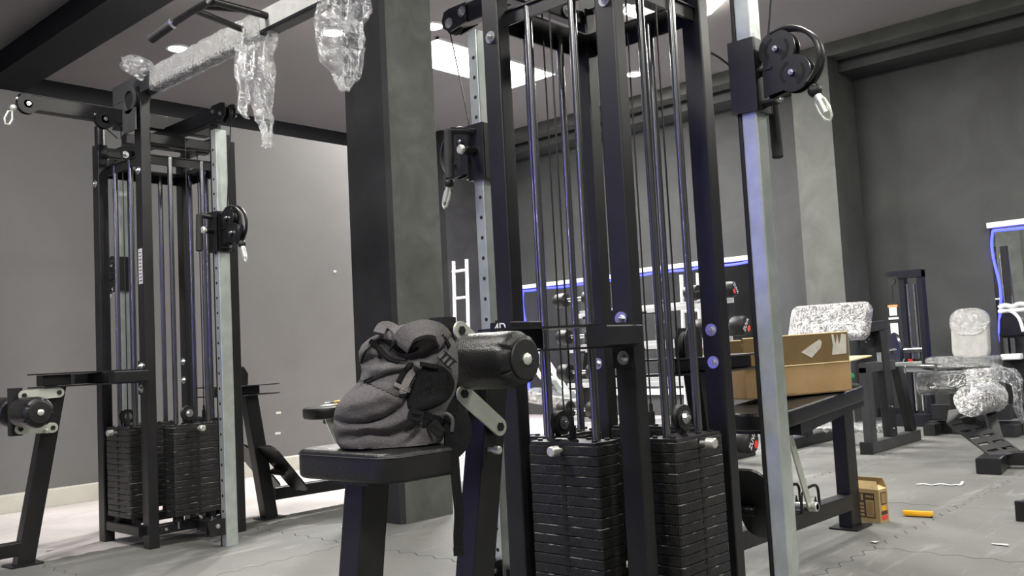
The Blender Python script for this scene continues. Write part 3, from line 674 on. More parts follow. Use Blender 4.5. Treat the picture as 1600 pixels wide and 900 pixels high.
TB = tower((2.04, 4.23, 0), 'tall black cable tower standing further back on the left, near the pale grey wall', dict(front=False, tip=-0.395, bx=1.07, holes=(True, True), car=((1.38, 1.574), (1.28, 1.47)), hx=(-1, -1), zarm=0.812, zrow=0.725, rowend=0.86,
           link_lo=((-0.497, 0.603), (-0.360, 0.597)), link_hi=((-0.481, 0.751), (-0.330, 0.755))))
g = G(); g.tube(smooth_path([Vector(at(x, y, 'Y', 1.24))-TA.location for x, y in ((1112, 83), (1124, 90), (1136, 99), (1148, 110))], 3), 0.0035, 8); g.build('loose_cable', 'cable_black', TA)
# sticker on the rear tower's front post
g = G(); g.box(-0.0012, -0.0002, 0.012, 0.05, 1.25, 1.42); st = g.build('sticker', 'sticker_white', TB, 0); st['label'] = 'white printed sticker'
for k in range(9): 
    g = G(); g.box(-0.0018, -0.001, 0.018+0.002*(k % 3), 0.044-0.003*(k % 2), 1.262+k*0.017, 1.267+k*0.017); g.build('sticker_print', 'brown_print', st, 0)
# ring flange plates on the rear tower's front post
def ring_plate(y, z, ro, ri, x, t):
    g = G(); n = 36; C = lambda r, k, xx: (xx, y+r*math.cos(2*math.pi*k/n), z+r*math.sin(2*math.pi*k/n))
    rg = [[C(ro, k, x) for k in range(n)], [C(ri, k, x) for k in range(n)], [C(ri, k, x+t) for k in range(n)], [C(ro, k, x+t) for k in range(n)], [C(ro, k, x) for k in range(n)]]
    return g.loft(rg, cap=False)
fl = ring_plate(0.05, 2.145, 0.066, 0.047, -0.034, 0.008); fl.box(-0.034, -0.026, -0.016, 0.116, 1.99, 2.098); fl = fl.build('flange_plate', 'grey_steel', TB)
g = G(); g.cyl((-0.026, 0.05, 2.145), (0.0, 0.05, 2.145), 0.05, 28); g.build('flange_tube', 'slot_black', fl)
g = G(); g.cyl((0.025, -0.002, 2.16), (0.025, 0.07, 2.16), 0.030, 20); g.bar((0.025, 0.034, 2.10), (0.025, 0.034, 2.215), 0.062, 0.048, 0.02); g.build('post_head', 'black_steel', TB)

# ------------------------------------------------------------------ pull-up bar joining the towers
pu = thing('pull_up_beam', 'black pull-up beam high up between the two cable towers, with bent grips', 'pull-up bar', (2.09, 2.8, 2.235))
g = G(); g.box(-0.0312, -0.0302, 1.372, 1.765, -0.045, 0.045); g.build('end_sheen', 'grey_steel', pu)  # grey sheet painting the reflection at the end of the glossy beam
g = G(); g.bar((0, -1.4, 0), (0, 1.77, 0), 0.06, 0.10, 0.006); g.build('beam', 'black_steel', pu)
g = G(); g.box(-0.035, 0.033, 1.505, 1.77, -0.17, -0.0505); g.build('beam_plate', 'grey_steel', pu)
g = G(); g.box(-0.0318, -0.0302, -1.35, 1.36, -0.035, 0.046); g.build('side_sheen', 'pad_grey', pu)['label'] = 'pale painted reflection'  # pale sheet painting the light wall mirrored in the beam's black gloss
def grip_arm(y0, s):
    """bent multi-grip handle reaching out towards the room (-X)"""
    h = group_part('grip_handle', pu); h.location = (0, y0, 0.0)
    g = G(); g.tube([(0.0, -0.19, 0.012), (-0.10, -0.195, 0.01), (-0.29, -0.222, -0.003), (-0.299, -0.212, -0.004), (-0.30, -0.10, -0.004), (-0.30, 0.04, -0.008), (-0.302, 0.055, -0.012), (-0.312, 0.075, -0.020)], 0.0145, 12); g.build('outer_tube', 'black_steel', h)
    g = G(); g.cyl((-0.306, 0.062, -0.014), (-0.345, 0.175, -0.058), 0.0185, 16, bev=0.004); g.build('grip', 'grip_rubber', h)
    g = G(); g.tube([(0.0, -0.01, 0.0), (-0.30, -0.10, -0.004)], 0.013, 12); g.build('inner_tube', 'black_steel', h)
    g = G(); g.tube([(-0.13, -0.195, 0.01), (-0.30, -0.15, -0.004)], 0.012, 12); g.build('brace_tube', 'black_steel', h)
    g = G(); g.tube([(-0.304, 0.056, -0.011), (-0.308, 0.066, -0.015)], 0.0205, 12); g.build('grip_collar', 'bolt_steel', h)
    return h
grip_arm(0.54, 1)
grip_arm(-0.35, 1)

# ------------------------------------------------------------------ stretch film
def film(name, label, path, widths, mname, crumple=0.012, seed=0, nu=26, wdir=None, group='loose stretch film on the pull-up beam', sub=8, folds=4):
    pth = smooth_path(path, sub); rings = []; N = len(pth)
    for k, p in enumerate(pth):
        t = k/(N-1)*(len(widths)-1); i = min(int(t), len(widths)-2); w = widths[i]+(widths[i+1]-widths[i])*(t-i)
        d = (pth[min(k+1, N-1)]-pth[max(k-1, 0)]).normalized(); b = Vector(wdir or (0.35, -0.9, 0)); b = (b-d*b.dot(d)).normalized(); n = d.cross(b)
        ring = []
        for i in range(nu):
            s = i/(nu-1)-0.5
            q = p+b*(w*s)
            a = noise.noise_vector(Vector((s*folds*1.6+seed*7.1, k*0.16+seed, 0.3)))*crumple*1.6+noise.noise_vector(Vector((s*16+seed*3, k*0.5, 1.3)))*crumple*0.6
            q = q+n*(a.x*1.8+crumple*1.4*math.sin(s*folds*6+seed+k*0.05))+b*a.y+d*a.z
            ring.append(q)
        rings.append(ring)
    g = G(); g.loft(rings, cap=False, closed=False)
    o = g.build(name, mname, None, 60); return tag(o, label, 'plastic wrap', group)
BX = 2.09
def wrap_beam(y0, y1, seed, label):
    rings = []; K = 44; n = 40
    pts = rrect(0.068, 0.108, 0.008, 9)
    for k in range(K):
        y = y0+(y1-y0)*k/(K-1); ring = []
        for i, (a, b) in enumerate(pts):
            j = noise.noise_vector(Vector((a*40+k*0.45+seed, b*40-k*0.25, k*0.3)))
            s = 1+0.05*abs(j.x)+0.04*math.sin(k*1.1+i*0.35); ring.append((BX+a*s+0.003*j.y, y+0.006*j.z, 2.235+b*s))
        rings.append(ring)
    g = G(); g.loft(rings, cap=False); return tag(g.build('beam_wrap', 'film_dense', None, 60), label, 'plastic wrap', 'stretch film left on the pull-up beam')
wrap_beam(3.20, 4.17, 1, 'clear stretch film wound tightly round the pull-up beam near the rear tower')
film('hanging_film', 'flap of clear film sticking out from the wound end of the pull-up beam', [(2.03, 4.12, 2.25), (1.99, 4.20, 2.30), (1.97, 4.27, 2.32)], (0.10, 0.09, 0.05), 'film_hanging', 0.006, 5, 14, (0, 0.3, 1), sub=6)
film('hanging_film', 'long strip of clear film hanging from the pull-up beam, left of the column', [(2.06, 3.20, 2.20), (2.05, 3.22, 2.08), (2.03, 3.18, 1.95), (2.05, 3.16, 1.82), (2.04, 3.15, 1.70)], (0.16, 0.15, 0.13, 0.075, 0.02), 'film_hanging', 0.012, 2, 26, folds=3)
film('hanging_film', 'narrow tail of clear film hanging beside the longer strip, over the rear tower', [(2.06, 3.33, 2.20), (2.04, 3.33, 2.05), (2.05, 3.33, 1.92), (2.05, 3.32, 1.86)], (0.10, 0.07, 0.05, 0.02), 'film_hanging', 0.008, 9, 16, folds=2)
film('hanging_film', 'wide crumpled sheet of clear film hanging from the beam in front of the column', [(2.085, 2.66, 2.215), (2.06, 2.66, 2.10), (2.05, 2.66, 2.0), (2.06, 2.64, 1.90), (2.06, 2.66, 1.82)], (0.26, 0.24, 0.22, 0.13, 0.03), 'film_hanging', 0.014, 3, 34, folds=4)

# ------------------------------------------------------------------ backpack on the front tower's seat
def backpack():
    ang = math.radians(47.5)                      # line of sight to the seat
    rz = ang-math.pi/2                            # local x = to the right, local y = away
    base = Vector((1.345, 1.615, 0.634))
    bp = thing('backpack', 'slumped grey cloth backpack with black mesh side pocket on the front tower seat', 'backpack', base, rz)
    K = 1/700.0
    def uz(x, y): return (x-612)*K, max(0.0, (707-y)*K-0.02*(x-612)*K)
    lev = [(707, 532, 690), (700, 527, 694), (680, 522, 698), (660, 523, 703), (640, 530, 712), (622, 546, 718), (605, 566, 721), (590, 570, 722), (575, 566, 722), (560, 566, 721), (548, 572, 716), (538, 586, 708), (531, 602, 698), (527, 622, 684)]
    prof = [((707-y)*K, (l-612)*K, (r-612)*K) for y, l, r in lev]
    def lr(z):
        z = max(0, min(z, prof[-1][0]-1e-6))
        for a, b in zip(prof, prof[1:]):
            if a[0] <= z <= b[0]:
                t = (z-a[0])/(b[0]-a[0]); t = t
                return a[1]+(b[1]-a[1])*t, a[2]+(b[2]-a[2])*t
        return prof[-1][1:]
    def dep(z): return 0.088*(1-0.55*(max(0, z-0.02)/0.26)**2)
    valleys = [([(524, 662), (545, 668), (575, 670), (605, 662), (632, 645), (648, 620), (657, 590)], 0.014, 0.006),
               ([(560, 620), (590, 607), (620, 596), (650, 590)], 0.008, 0.007), ([(575, 607), (600, 618), (625, 630), (640, 632)], 0.006, 0.005),
               ([(568, 578), (590, 572), (615, 574), (640, 580)], 0.018, 0.009), ([(600, 548), (612, 562), (640, 574), (668, 570), (690, 556)], 0.026, 0.011),
               ([(540, 690), (580, 684), (615, 690), (640, 678), (652, 668)], 0.014, 0.009), ([(640, 700), (655, 684), (668, 676)], 0.008, 0.006),
               ([(590, 545), (600, 560), (606, 580)], 0.010, 0.008), ([(660, 672), (680, 690), (688, 703)], 0.008, 0.007), ([(560, 650), (590, 645), (612, 636)], 0.004, 0.010)]
    ridges = [([(535, 640), (575, 640), (610, 625)], 0.022, 0.030), ([(640, 655), (660, 648), (690, 640)], 0.008, 0.014), ([(590, 590), (630, 585), (660, 582)], 0.014, 0.012),
              ([(560, 678), (600, 676), (640, 664)], 0.010, 0.010), ([(575, 560), (582, 548), (600, 540)], 0.008, 0.010), ([(680, 560), (705, 570), (716, 600)], 0.008, 0.016)]
    def seg_d(u, z, pl):
        best = 9
        for a, b in zip(pl, pl[1:]):
            ax, az = uz(*a); bx, bz = uz(*b); dx, dz = bx-ax, bz-az; t = max(0, min(1, ((u-ax)*dx+(z-az)*dz)/(dx*dx+dz*dz+1e-12)))
            best = min(best, math.hypot(u-ax-t*dx, z-az-t*dz))
        return best
    def front(u, z, off=0.0):
        l, r = lr(z); c, h = (l+r)/2, (r-l)/2; s = max(-0.999, min(0.999, (u-c)/h))
        w = -dep(z)*(1-abs(s)**2.6)**(1/2.2)
        for pl, a, sg in valleys: w += a*math.exp(-(seg_d(u, z, pl)/sg)**2)
        for pl, a, sg in ridges: w -= a*math.exp(-(seg_d(u, z, pl)/sg)**2)
        nn = noise.noise(Vector((u*26, z*30, 1.7)))*0.004+noise.noise(Vector((u*60, z*70, 4.1)))*0.0016
        return Vector((u, w+nn*(1-abs(s)**4)-off, z))
    rings = []; NZ = 56; NF = 74
    for k in range(NZ+1):
        z = prof[-1][0]*(k/NZ); l, r = lr(z); c, h = (l+r)/2, (r-l)/2; ring = []
        for i in range(NF):
            a = math.pi*(i+0.5)/NF; ring.append(front(c-h*math.cos(a), z))
        for i in range(24):
            a = math.pi*(i+0.5)/24; ring.append(Vector((c+h*math.cos(a), 0.07*math.sin(a)**0.6, z)))
        rings.append(ring)
    top = rings[-1]; cc = sum(top, Vector())/len(top)
    for f, dz in ((0.8, 0.006), (0.5, 0.010), (0.15, 0.011)): rings.append([cc+(p-cc)*f+Vector((0, 0, dz)) for p in top])
    g = G(); g.loft(rings); g.build('body', 'pack_cloth', bp, 80)
    def on(x, y, off=0.002):
        u, z = uz(x, y); return front(u, z, off)
    def strip(name, px, w, mname, t=0.003, off=0.0015, sub=4, lab=None):
        pth = [on(p.x, p.y, off) for p in smooth_path([Vector((x, y, 0)) for x, y in px], sub)]
        nr = []
        for p in pth:
            a = front(p.x+0.004, p.z); b = front(p.x-0.004, p.z); c1 = front(p.x, p.z+0.004); d1 = front(p.x, p.z-0.004)
            n = (a-b).cross(c1-d1); n = n.normalized(); n = n if n.y < 0 else -n; nr.append(n)
        g = G(); g.ribbon(pth, nr, w, t); o = g.build(name, mname, bp, 50)
        if lab: o['label'] = lab
        return o
    def patch(name, px, mname, off=0.003, lab=None, rings_n=10):
        P2 = smooth_path([Vector((x, y, 0)) for x, y in px+[px[0]]], 4)[:-1]; c = sum(P2, Vector())/len(P2); rr = []
        for k in range(rings_n+1):
            f = 0.02+0.98*(k/rings_n); o_ = off if k < rings_n else -0.003
            rr.append([on(c.x+(p.x-c.x)*f, c.y+(p.y-c.y)*f, o_+0.004*noise.noise(Vector((p.x*0.05, f*5, 2)))*(1-f)) for p in P2])
        g = G(); g.loft(rr); o = g.build(name, mname, bp, 70)
        if lab: o['label'] = lab
        return o
    patch('mesh_pocket', [(664, 586), (690, 584), (708, 596), (716, 616), (708, 636), (690, 648), (668, 655), (645, 656), (638, 640), (645, 618), (655, 600)], 'pack_black', 0.006, 'black mesh side pocket')
    strip('pocket_trim', [(662, 583), (648, 597), (636, 618), (634, 626)], 0.016, 'pack_cloth_light', 0.003, 0.003)
    strip('dark_trim', [(650, 581), (638, 593), (628, 610)], 0.012, 'pack_black', 0.003, 0.003)
    strip('hem_band', [(622, 612), (634, 618), (644, 622)], 0.010, 'pack_cloth_light', 0.003, 0.004)
    for px in ([(524, 662), (545, 668), (575, 670), (605, 662), (632, 645), (648, 620)], [(576, 608), (600, 618), (625, 630), (634, 632)], [(574, 610), (595, 602), (620, 594), (648, 588)]):
        pth = [on(p.x, p.y, 0.0) for p in smooth_path([Vector((x, y, 0)) for x, y in px], 4)]
        g = G(); g.tube(pth, 0.0021, 6); g.build('seam', 'pack_seam', bp)
    patch('opening', [(594, 541), (604, 546), (618, 556), (634, 566), (652, 566), (664, 558), (648, 552), (632, 548), (616, 543)], 'pack_black', 0.003, 'dark opening under the folded top')
    # shoulder strap folded over the top
    def arch(name, px, off, w, mname, t):
        pth = [on(x, y, o) for (x, y), o in zip(px, off)]; pth = smooth_path(pth, 4)
        g = G(); g.ribbon(pth, (0.15, -0.75, 0.65), w, t); return g.build(name, mname, bp, 50)
    arch('strap_padding', [(632, 556), (645, 540), (668, 532), (690, 536), (702, 552)], [0.018, 0.026, 0.026, 0.022, 0.012], 0.046, 'pack_cloth', 0.012)
    arch('strap_edge', [(652, 560), (660, 545), (678, 535), (696, 540), (708, 560)], [0.022, 0.028, 0.027, 0.022, 0.010], 0.008, 'pack_black', 0.008)
    arch('carry_handle', [(600, 536), (606, 524), (620, 526), (632, 538), (640, 552)], [0.02, 0.016, 0.014, 0.014, 0.012], 0.024, 'pack_cloth', 0.008)
    arch('strap_edge', [(616, 562), (626, 548), (640, 536), (652, 531)], [0.020, 0.020, 0.018, 0.014], 0.007, 'pack_black', 0.006)
    arch('strap_edge', [(586, 545), (598, 556), (612, 572), (630, 580)], [0.010, 0.012, 0.012, 0.008], 0.012, 'pack_black', 0.004)
    # label pad, buckles
    g = G(); U = Vector((0.75, -0.2, -0.75)); V = Vector((0.62, 0, 0.62)); g.ext(rrect(0.036, 0.020, 0.003), on(704, 578, 0.012), U, V, 0.004); g.build('strap_badge', 'buckle_pad', bp)
    g = G(); q = on(704, 578, 0.017)
    for d in (-0.012, 0, 0.012): g.ext(rrect(0.003, 0.024, 0.001), q+U.normalized()*d, U, V, 0.003)
    for d in (-0.010, 0.010): g.ext(rrect(0.040, 0.003, 0.001), q+V.normalized()*d, U, V, 0.003)
    g.build('badge_frame', 'buckle_plastic', bp)
    for (x, y, a) in ((652, 660, -0.25), (682, 681, -0.9)):
        c = on(x, y, 0.012); U = Vector((math.cos(a), 0.1, math.sin(a))); V = Vector((-math.sin(a), 0, math.cos(a)))
        g = G(); g.ext(rrect(0.034, 0.026, 0.005), c, U, V, 0.008); g.ext(rrect(0.02, 0.004, 0.001), c+V*0.007-Vector((0, 0.004, 0)), U, V, 0.01); g.ext(rrect(0.02, 0.004, 0.001), c-V*0.007-Vector((0, 0.004, 0)), U, V, 0.01); g.build('buckle', 'buckle_plastic', bp)
    strip('webbing', [(664, 662), (680, 666), (692, 676), (684, 684)], 0.016, 'pack_black', 0.003, 0.004)
    strip('webbing', [(662, 583), (676, 586), (690, 588)], 0.010, 'pack_black', 0.004, 0.010)
    # zip pulls
    for px in ([(588, 553), (578, 562), (569, 578)], [(590, 600), (580, 604), (574, 606)]):
        g = G(); g.tube(smooth_path([on(x, y, 0.006) for x, y in px], 3), 0.0022, 6); g.build('zip_pull', 'pack_black', bp)
    g = G(); g.ext(rrect(0.012, 0.005, 0.002), on(570, 606, 0.012), (1, 0, 0.2), (-0.2, 0, 1), 0.003); g.build('zip_slider', 'bolt_steel', bp)
    # strap hanging down the side to near the floor
    def P(x, y, w): u, z = (x-612)*K, (707-y)*K; return Vector((u, w, z))
    g = G(); pth = smooth_path([P(700, 640, -0.02), P(712, 665, -0.03), P(715, 690, -0.035), P(710, 715, -0.04), P(707, 728, -0.04)], 5); g.ribbon(pth, (0.25, -1, 0), [0.02+0.035*math.sin(math.pi*min(1, i/(len(pth)-1)*1.05))+0.008 for i in range(len(pth))], 0.008); g.build('shoulder_strap', 'pack_black', bp, 60)
    g = G(); g.ribbon(smooth_path([P(708, 722, -0.045), P(709, 770, -0.05), P(711, 815, -0.05), P(708, 850, -0.05), P(708, 877, -0.05)], 5), (0.2, -1, 0), 0.021, 0.003); g.build('hanging_strap', 'pack_black', bp, 60)
    g = G(); g.box(0, 0.023, -0.057, -0.049, 0, 0.018); o = g.build('strap_end', 'pack_black', bp, 0); o.location = P(708, 877, 0)-Vector((0.0115, 0, 0.002))
    g = G(); g.tube(smooth_path([P(690, 665, -0.055), P(700, 662, -0.06), P(708, 672, -0.058), P(706, 690, -0.05)], 4), 0.004, 8); g.build('cord', 'pack_cloth', bp)
    return bp
backpack()

# ------------------------------------------------------------------ open carton on the rowing bench
def carton():
    p0 = Vector((3.225, 1.745, 0.600)); a = math.radians(-31)
    t = thing('open_carton', 'large open brown cardboard carton with torn white labels, on the black bench', 'cardboard box', p0, a)
    t.rotation_euler = (0, math.radians(-1.0), a)
    L, D, H, T = 0.475, 0.30, 0.117, 0.005
    # local x along the near face, y away from the camera
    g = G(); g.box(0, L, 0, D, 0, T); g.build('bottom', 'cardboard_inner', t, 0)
    for nm, b in (('side_panel', (0, L, 0, T)), ('side_panel', (0, L, D-T, D)), ('side_panel', (0, T, T, D-T)), ('side_panel', (L-T, L, T, D-T))):
        g = G(); g.box(*b, T, H); g.build(nm, 'cardboard', t, 0)
    def flap(p, U, V, w, h, lean, nm='flap'):
        N = Vector(U).cross(Vector(V)); Vl = (Vector(V)*math.cos(lean)+N*math.sin(lean)).normalized()
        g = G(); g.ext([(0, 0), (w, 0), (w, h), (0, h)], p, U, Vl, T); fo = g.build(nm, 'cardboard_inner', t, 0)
        g = G(); g.tube([Vector(p)+Vl*h+Vector(U)*0.0+N*T/2, Vector(p)+Vl*h+Vector(U)*w+N*T/2], 0.0032, 6); g.build('flap_edge', 'cardboard_edge', fo)
        return fo, Vl
    f, Vl = flap((0.0, 0.004, H), (1, 0, 0), (0, 0, 1), L, 0.118, 0.03)
    N = Vector((1, 0, 0)).cross(Vl)
    for nm, pl in (('torn_label', [(0.255, 0.05), (0.30, 0.025), (0.345, 0.062), (0.352, 0.085), (0.342, 0.095), (0.30, 0.075)]),
                   ('torn_label', [(0.395, 0.03), (0.462, 0.032), (0.466, 0.108), (0.445, 0.112), (0.432, 0.07), (0.425, 0.112), (0.415, 0.07), (0.408, 0.112), (0.398, 0.112), (0.402, 0.07)])):
        g = G(); g.ext(pl, Vector((0, 0.004, H))+N*(T+0.0003), (1, 0, 0), Vl, 0.001); g.build(nm, 'tape_white', f, 0)
    flap((0.0, D-0.004, H), (1, 0, 0), (0, 0, 1), L, 0.10, -0.45)
    flap((0.004, 0.0, H), (0, 1, 0), (0, 0, 1), D, 0.113, -0.12)
    # right flap folded outwards
    g = G(); g.ext([(0, 0), (D*0.85, 0), (D*0.8, 0.135), (0.02, 0.14)], (L, 0.02, H), (0, 1, 0), (0.95, 0, 0.10), 0.005); g.build('flap', 'cardboard_edge', t, 0)
    g = G(); g.tube([(0.0, -0.001, H), (L, -0.001, H)], 0.0025, 6); g.build('fold_crease', 'cardboard_edge', t)
    g = G(); g.box(0.17, 0.215, -0.0012, -0.0002, 0.01, H-0.004); g.build('tape_strip', 'cardboard', t, 0)
    return t
carton()
# green cloth and dark tube end beside the carton
g = G(); c = Vector((3.80, 1.62, 0.655)); rings = []
for k in range(1, 12):
    a = math.pi*k/12; rings.append([c+Vector((0.055*math.sin(a)*math.cos(b), 0.05*math.sin(a)*math.sin(b), -0.036*math.cos(a)))*(1+0.35*noise.noise(Vector((math.cos(b)*1.6, math.sin(b)*1.6, k*0.45)))) for b in [2*math.pi*i/24 for i in range(24)]])
g.loft(rings); tag(g.build('green_cloth', 'green_cloth', None, 80), 'bunched bright green cloth behind the right end of the carton on the bench', 'cloth')

# small printed carton on the floor behind the bench leg
def small_carton():
    # near face from (4.01,1.77) to (4.06,1.60): turned towards the camera
    c0 = Vector((4.075, 1.602, 0.0)); U = Vector((0.16, 0.987, 0)).normalized()     # along the near face to the left
    ang = math.atan2(-U.y, -U.x)
    t = thing('printed_carton', 'small open kraft carton printed with dark panels, standing on the floor behind the bench leg', 'cardboard box', c0, ang+math.pi)
    # local x = to the left along the near face ; local y = towards the camera negative
    Lx, D, H, T = 0.20, 0.072, 0.145, 0.003
    g = G(); g.box(0, Lx, -D, 0, 0, T); g.build('bottom', 'box_kraft', t, 0)
    for b in ((0, Lx, -T, 0), (0, Lx, -D, -D+T), (0, T, -D+T, -T), (Lx-T, Lx, -D+T, -T)):
        g = G(); g.box(*b, T, H); g.build('side_panel', 'box_kraft', t, 0)
    g = G(); g.ext([(0, 0), (Lx, 0), (Lx-0.012, 0.045), (0.012, 0.045)], (0, -D, H), (1, 0, 0), (0, 0.25, 1), 0.002); g.build('flap', 'box_kraft', t, 0)
    g = G(); g.ext([(0, 0), (Lx, 0), (Lx-0.012, 0.04), (0.02, 0.04)], (0, 0, H), (1, 0, 0), (0, -0.55, 0.8), 0.002); g.build('flap', 'box_kraft', t, 0)
    g = G(); g.ext([(0, 0), (-D, 0), (-D+0.006, 0.035), (-0.006, 0.035)], (0, 0, H), (0, 1, 0), (0.75, 0, 0.3), 0.002); g.build('flap', 'cardboard_edge', t, 0)
    pf = 0.0008
    def rect(x0, x1, z0, z1, mname, nm='print_panel', k=1):
        g = G(); g.box(x0, x1, 0.0, pf*k, z0, z1); g.build(nm, mname, t, 0)
    rect(0.022, 0.19, 0.02, 0.128, 'brown_print'); rect(0.026, 0.064, 0.024, 0.098, 'box_kraft', k=1.6); rect(0.031, 0.059, 0.034, 0.090, 'tape_white', k=2.2) if False else rect(0.031, 0.059, 0.032, 0.090, 'cardboard', k=2.2)
    for k in range(4): rect(0.074, 0.182, 0.026+k*0.016, 0.036+k*0.016, 'box_kraft', k=1.6)
    for k in range(7): rect(0.076+k*0.016, 0.086+k*0.016, 0.094, 0.123, 'box_kraft', k=1.6)
    for k in range(5): rect(0.028+k*0.0075, 0.0325+k*0.0075, 0.108, 0.118, 'box_kraft', k=1.6)
    for (y0, y1, z0, z1, mm) in ((-0.062, -0.012, 0.012, 0.03, 'red_print'), (-0.062, -0.012, 0.034, 0.05, 'brown_print'), (-0.05, -0.02, 0.052, 0.072, 'yellow_plastic'), (-0.06, -0.014, 0.078, 0.132, 'brown_print')):
        g = G(); g.box(-pf, 0, y0, y1, z0, z1); g.build('print_panel', mm, t, 0)
    g = G(); g.box(-pf*1.6, 0, -0.055, -0.019, 0.083, 0.127); g.build('print_panel', 'cardboard', t, 0)
small_carton()

# yellow utility knife on the mats
k0 = at(1435, 807, 'Z', 0.0); ka = math.radians(-80)
t = thing('utility_knife', 'yellow utility knife lying on the rubber floor right of the small carton', 'knife', k0, ka)
g = G(); g.loft([[(x, y*w, z) for y, z in ((-0.015, 0.004), (0.015, 0.004), (0.017, 0.013), (0.011, 0.024), (-0.011, 0.024), (-0.017, 0.013))] for x, w in ((-0.062, 0.5), (-0.05, 0.9), (-0.01, 1.0), (0.045, 1.0), (0.062, 0.8))]); g.build('handle', 'yellow_plastic', t, 40)
g = G(); g.box(0.02, 0.060, -0.0136, -0.0115, 0.003, 0.011); g.box(-0.05, 0.05, -0.010, 0.010, 0.0005, 0.005); g.build('grip_inlay', 'rubber_black', t)
g = G(); g.ext([(-0.085, 0.0), (-0.06, -0.006), (-0.06, 0.006)], (0, 0, 0.008), (1, 0, 0), (0, 1, 0), 0.001); g.build('blade', 'bolt_steel', t)

# scraps on the floor
def scrap(px, py, pts, label, seed, z=0.0):
    c = at(px, py, 'Z', 0); g = G(); rings = []
    g.loft([[(c.x+a*0.01, c.y+b*0.01, 0.002+z+0.0016*((i*7+seed) % 3)+k) for i, (a, b) in enumerate(pts)] for k in (0, 0.0012)])
    tag(g.build('paper_scrap', 'paper_white', None, 0), label, 'scrap', 'white scraps on the floor')
strip_px = [(1432, 757), (1445, 756), (1455, 758), (1470, 756), (1485, 758), (1495, 757), (1500, 758), (1504, 753)]
g = G(); g.tube(smooth_path([at(x, y, 'Z', 0.004) for x, y in strip_px], 3), 0.008, 6); g.v = [Vector((v.x, v.y, max(0.0005, 0.004+(v.z-0.004)*0.35))) for v in g.v]; tag(g.build('paper_strip', 'paper_white'), 'thin wavy white strip lying on the floor in front of the slotted foot plate', 'scrap')
scrap(1366, 848, [(-1.5, -1), (1, -1.6), (2, 0.4), (0.4, 1.4), (-1.2, 0.8)], 'crumpled white scrap on the floor below the yellow knife', 1)
scrap(541, 825, [(-2, -2.5), (1.5, -3), (3, 2.5), (-1, 3)], 'white scrap on the floor left of the front seat post', 2)
scrap(78, 860, [(-1.5, -1.2), (1.2, -1.4), (1.6, 1), (-1, 1.3)], 'white scrap on the floor between the left legs', 3)
scrap(1562, 852, [(-1.2, -3), (0.8, -3), (0.9, 3), (-0.8, 2.6)], 'faint white scrap on the floor near the lower right corner', 4)
scrap(1165, 817, [(-2, -1.2), (2.2, -1.4), (2.4, 0.8), (-1.6, 1)], 'white scrap on the floor behind the silver column', 5)

# yellow pliers on a sheet of paper on the rear bench
q = Vector((2.04+1.22, 4.23+0.24, 0.586))
g = G(); g.box(-0.07, 0.16, -0.05, 0.08, 0, 0.002); o = g.build('paper_sheet', 'paper_white', None, 0); o.location = q+Vector((0.04, -0.03, -0.003)); o.rotation_euler = (0, -0.07, 0.3); tag(o, 'folded white paper under the yellow pliers on the rear bench', 'paper')
pl = thing('pliers', 'yellow-handled pliers on white paper on the bench behind the left tower', 'pliers', q+Vector((0.0, -0.04, 0.001)), 0.15); pl.rotation_euler = (0, -0.07, -0.5)
for s in (-1, 1):
    g = G(); g.tube(smooth_path([(0.0, 0, 0.008), (0.03, s*0.02, 0.009), (0.08, s*0.026, 0.010), (0.12, s*0.018, 0.010)], 4), 0.0075, 10); g.build('handle', 'yellow_plastic', pl)
g = G(); g.cyl((-0.005, 0, 0.002), (-0.005, 0, 0.016), 0.012, 14); g.bar((-0.01, 0, 0.009), (-0.05, 0, 0.009), 0.014, 0.010, 0.003); g.build('jaws', 'bolt_steel', pl)

# ------------------------------------------------------------------ dumbbell rack with dumbbells
RX = 5.75
rk = thing('dumbbell_rack', 'tiered dumbbell rack with pale rails and dark uprights behind the front cable tower', 'rack', (RX, 3.10, 0))
tiers = [(0.06, 0.34, 0.0), (0.02, 0.645, 0.0), (-0.02, 0.90, 0.0), (0.02, 1.16, 0.0)]
tiers = [(0.00, 0.30), (0.05, 0.60), (0.10, 0.875), (0.15, 1.15)]
for y in (0.22, 1.48):
    g = G(); g.bar((-0.02, y, 0.0), (0.24, y, 1.20), 0.05, 0.06, 0.004); g.build('upright', 'dark_steel', rk)
    g = G(); g.bar((-0.22, y, 0.03), (0.40, y, 0.03), 0.06, 0.06, 0.004); g.build('foot', 'dark_steel', rk)
for k, (dx, z) in enumerate(tiers):
    for s in (-0.055, 0.055):
        g = G(); g.bar((dx-0.03+s, 0.16, z-0.035+s*0.25), (dx-0.03+s, 1.56, z-0.035+s*0.25), 0.012, 0.036, 0.002); g.build('shelf_rail', 'white_enamel', rk)
    for y in (0.28, 0.85, 1.42):
        g = G(); g.box(dx-0.10, dx+0.05, y-0.02, y+0.02, z-0.075, z-0.055); g.build('shelf_bracket', 'dark_steel', rk)
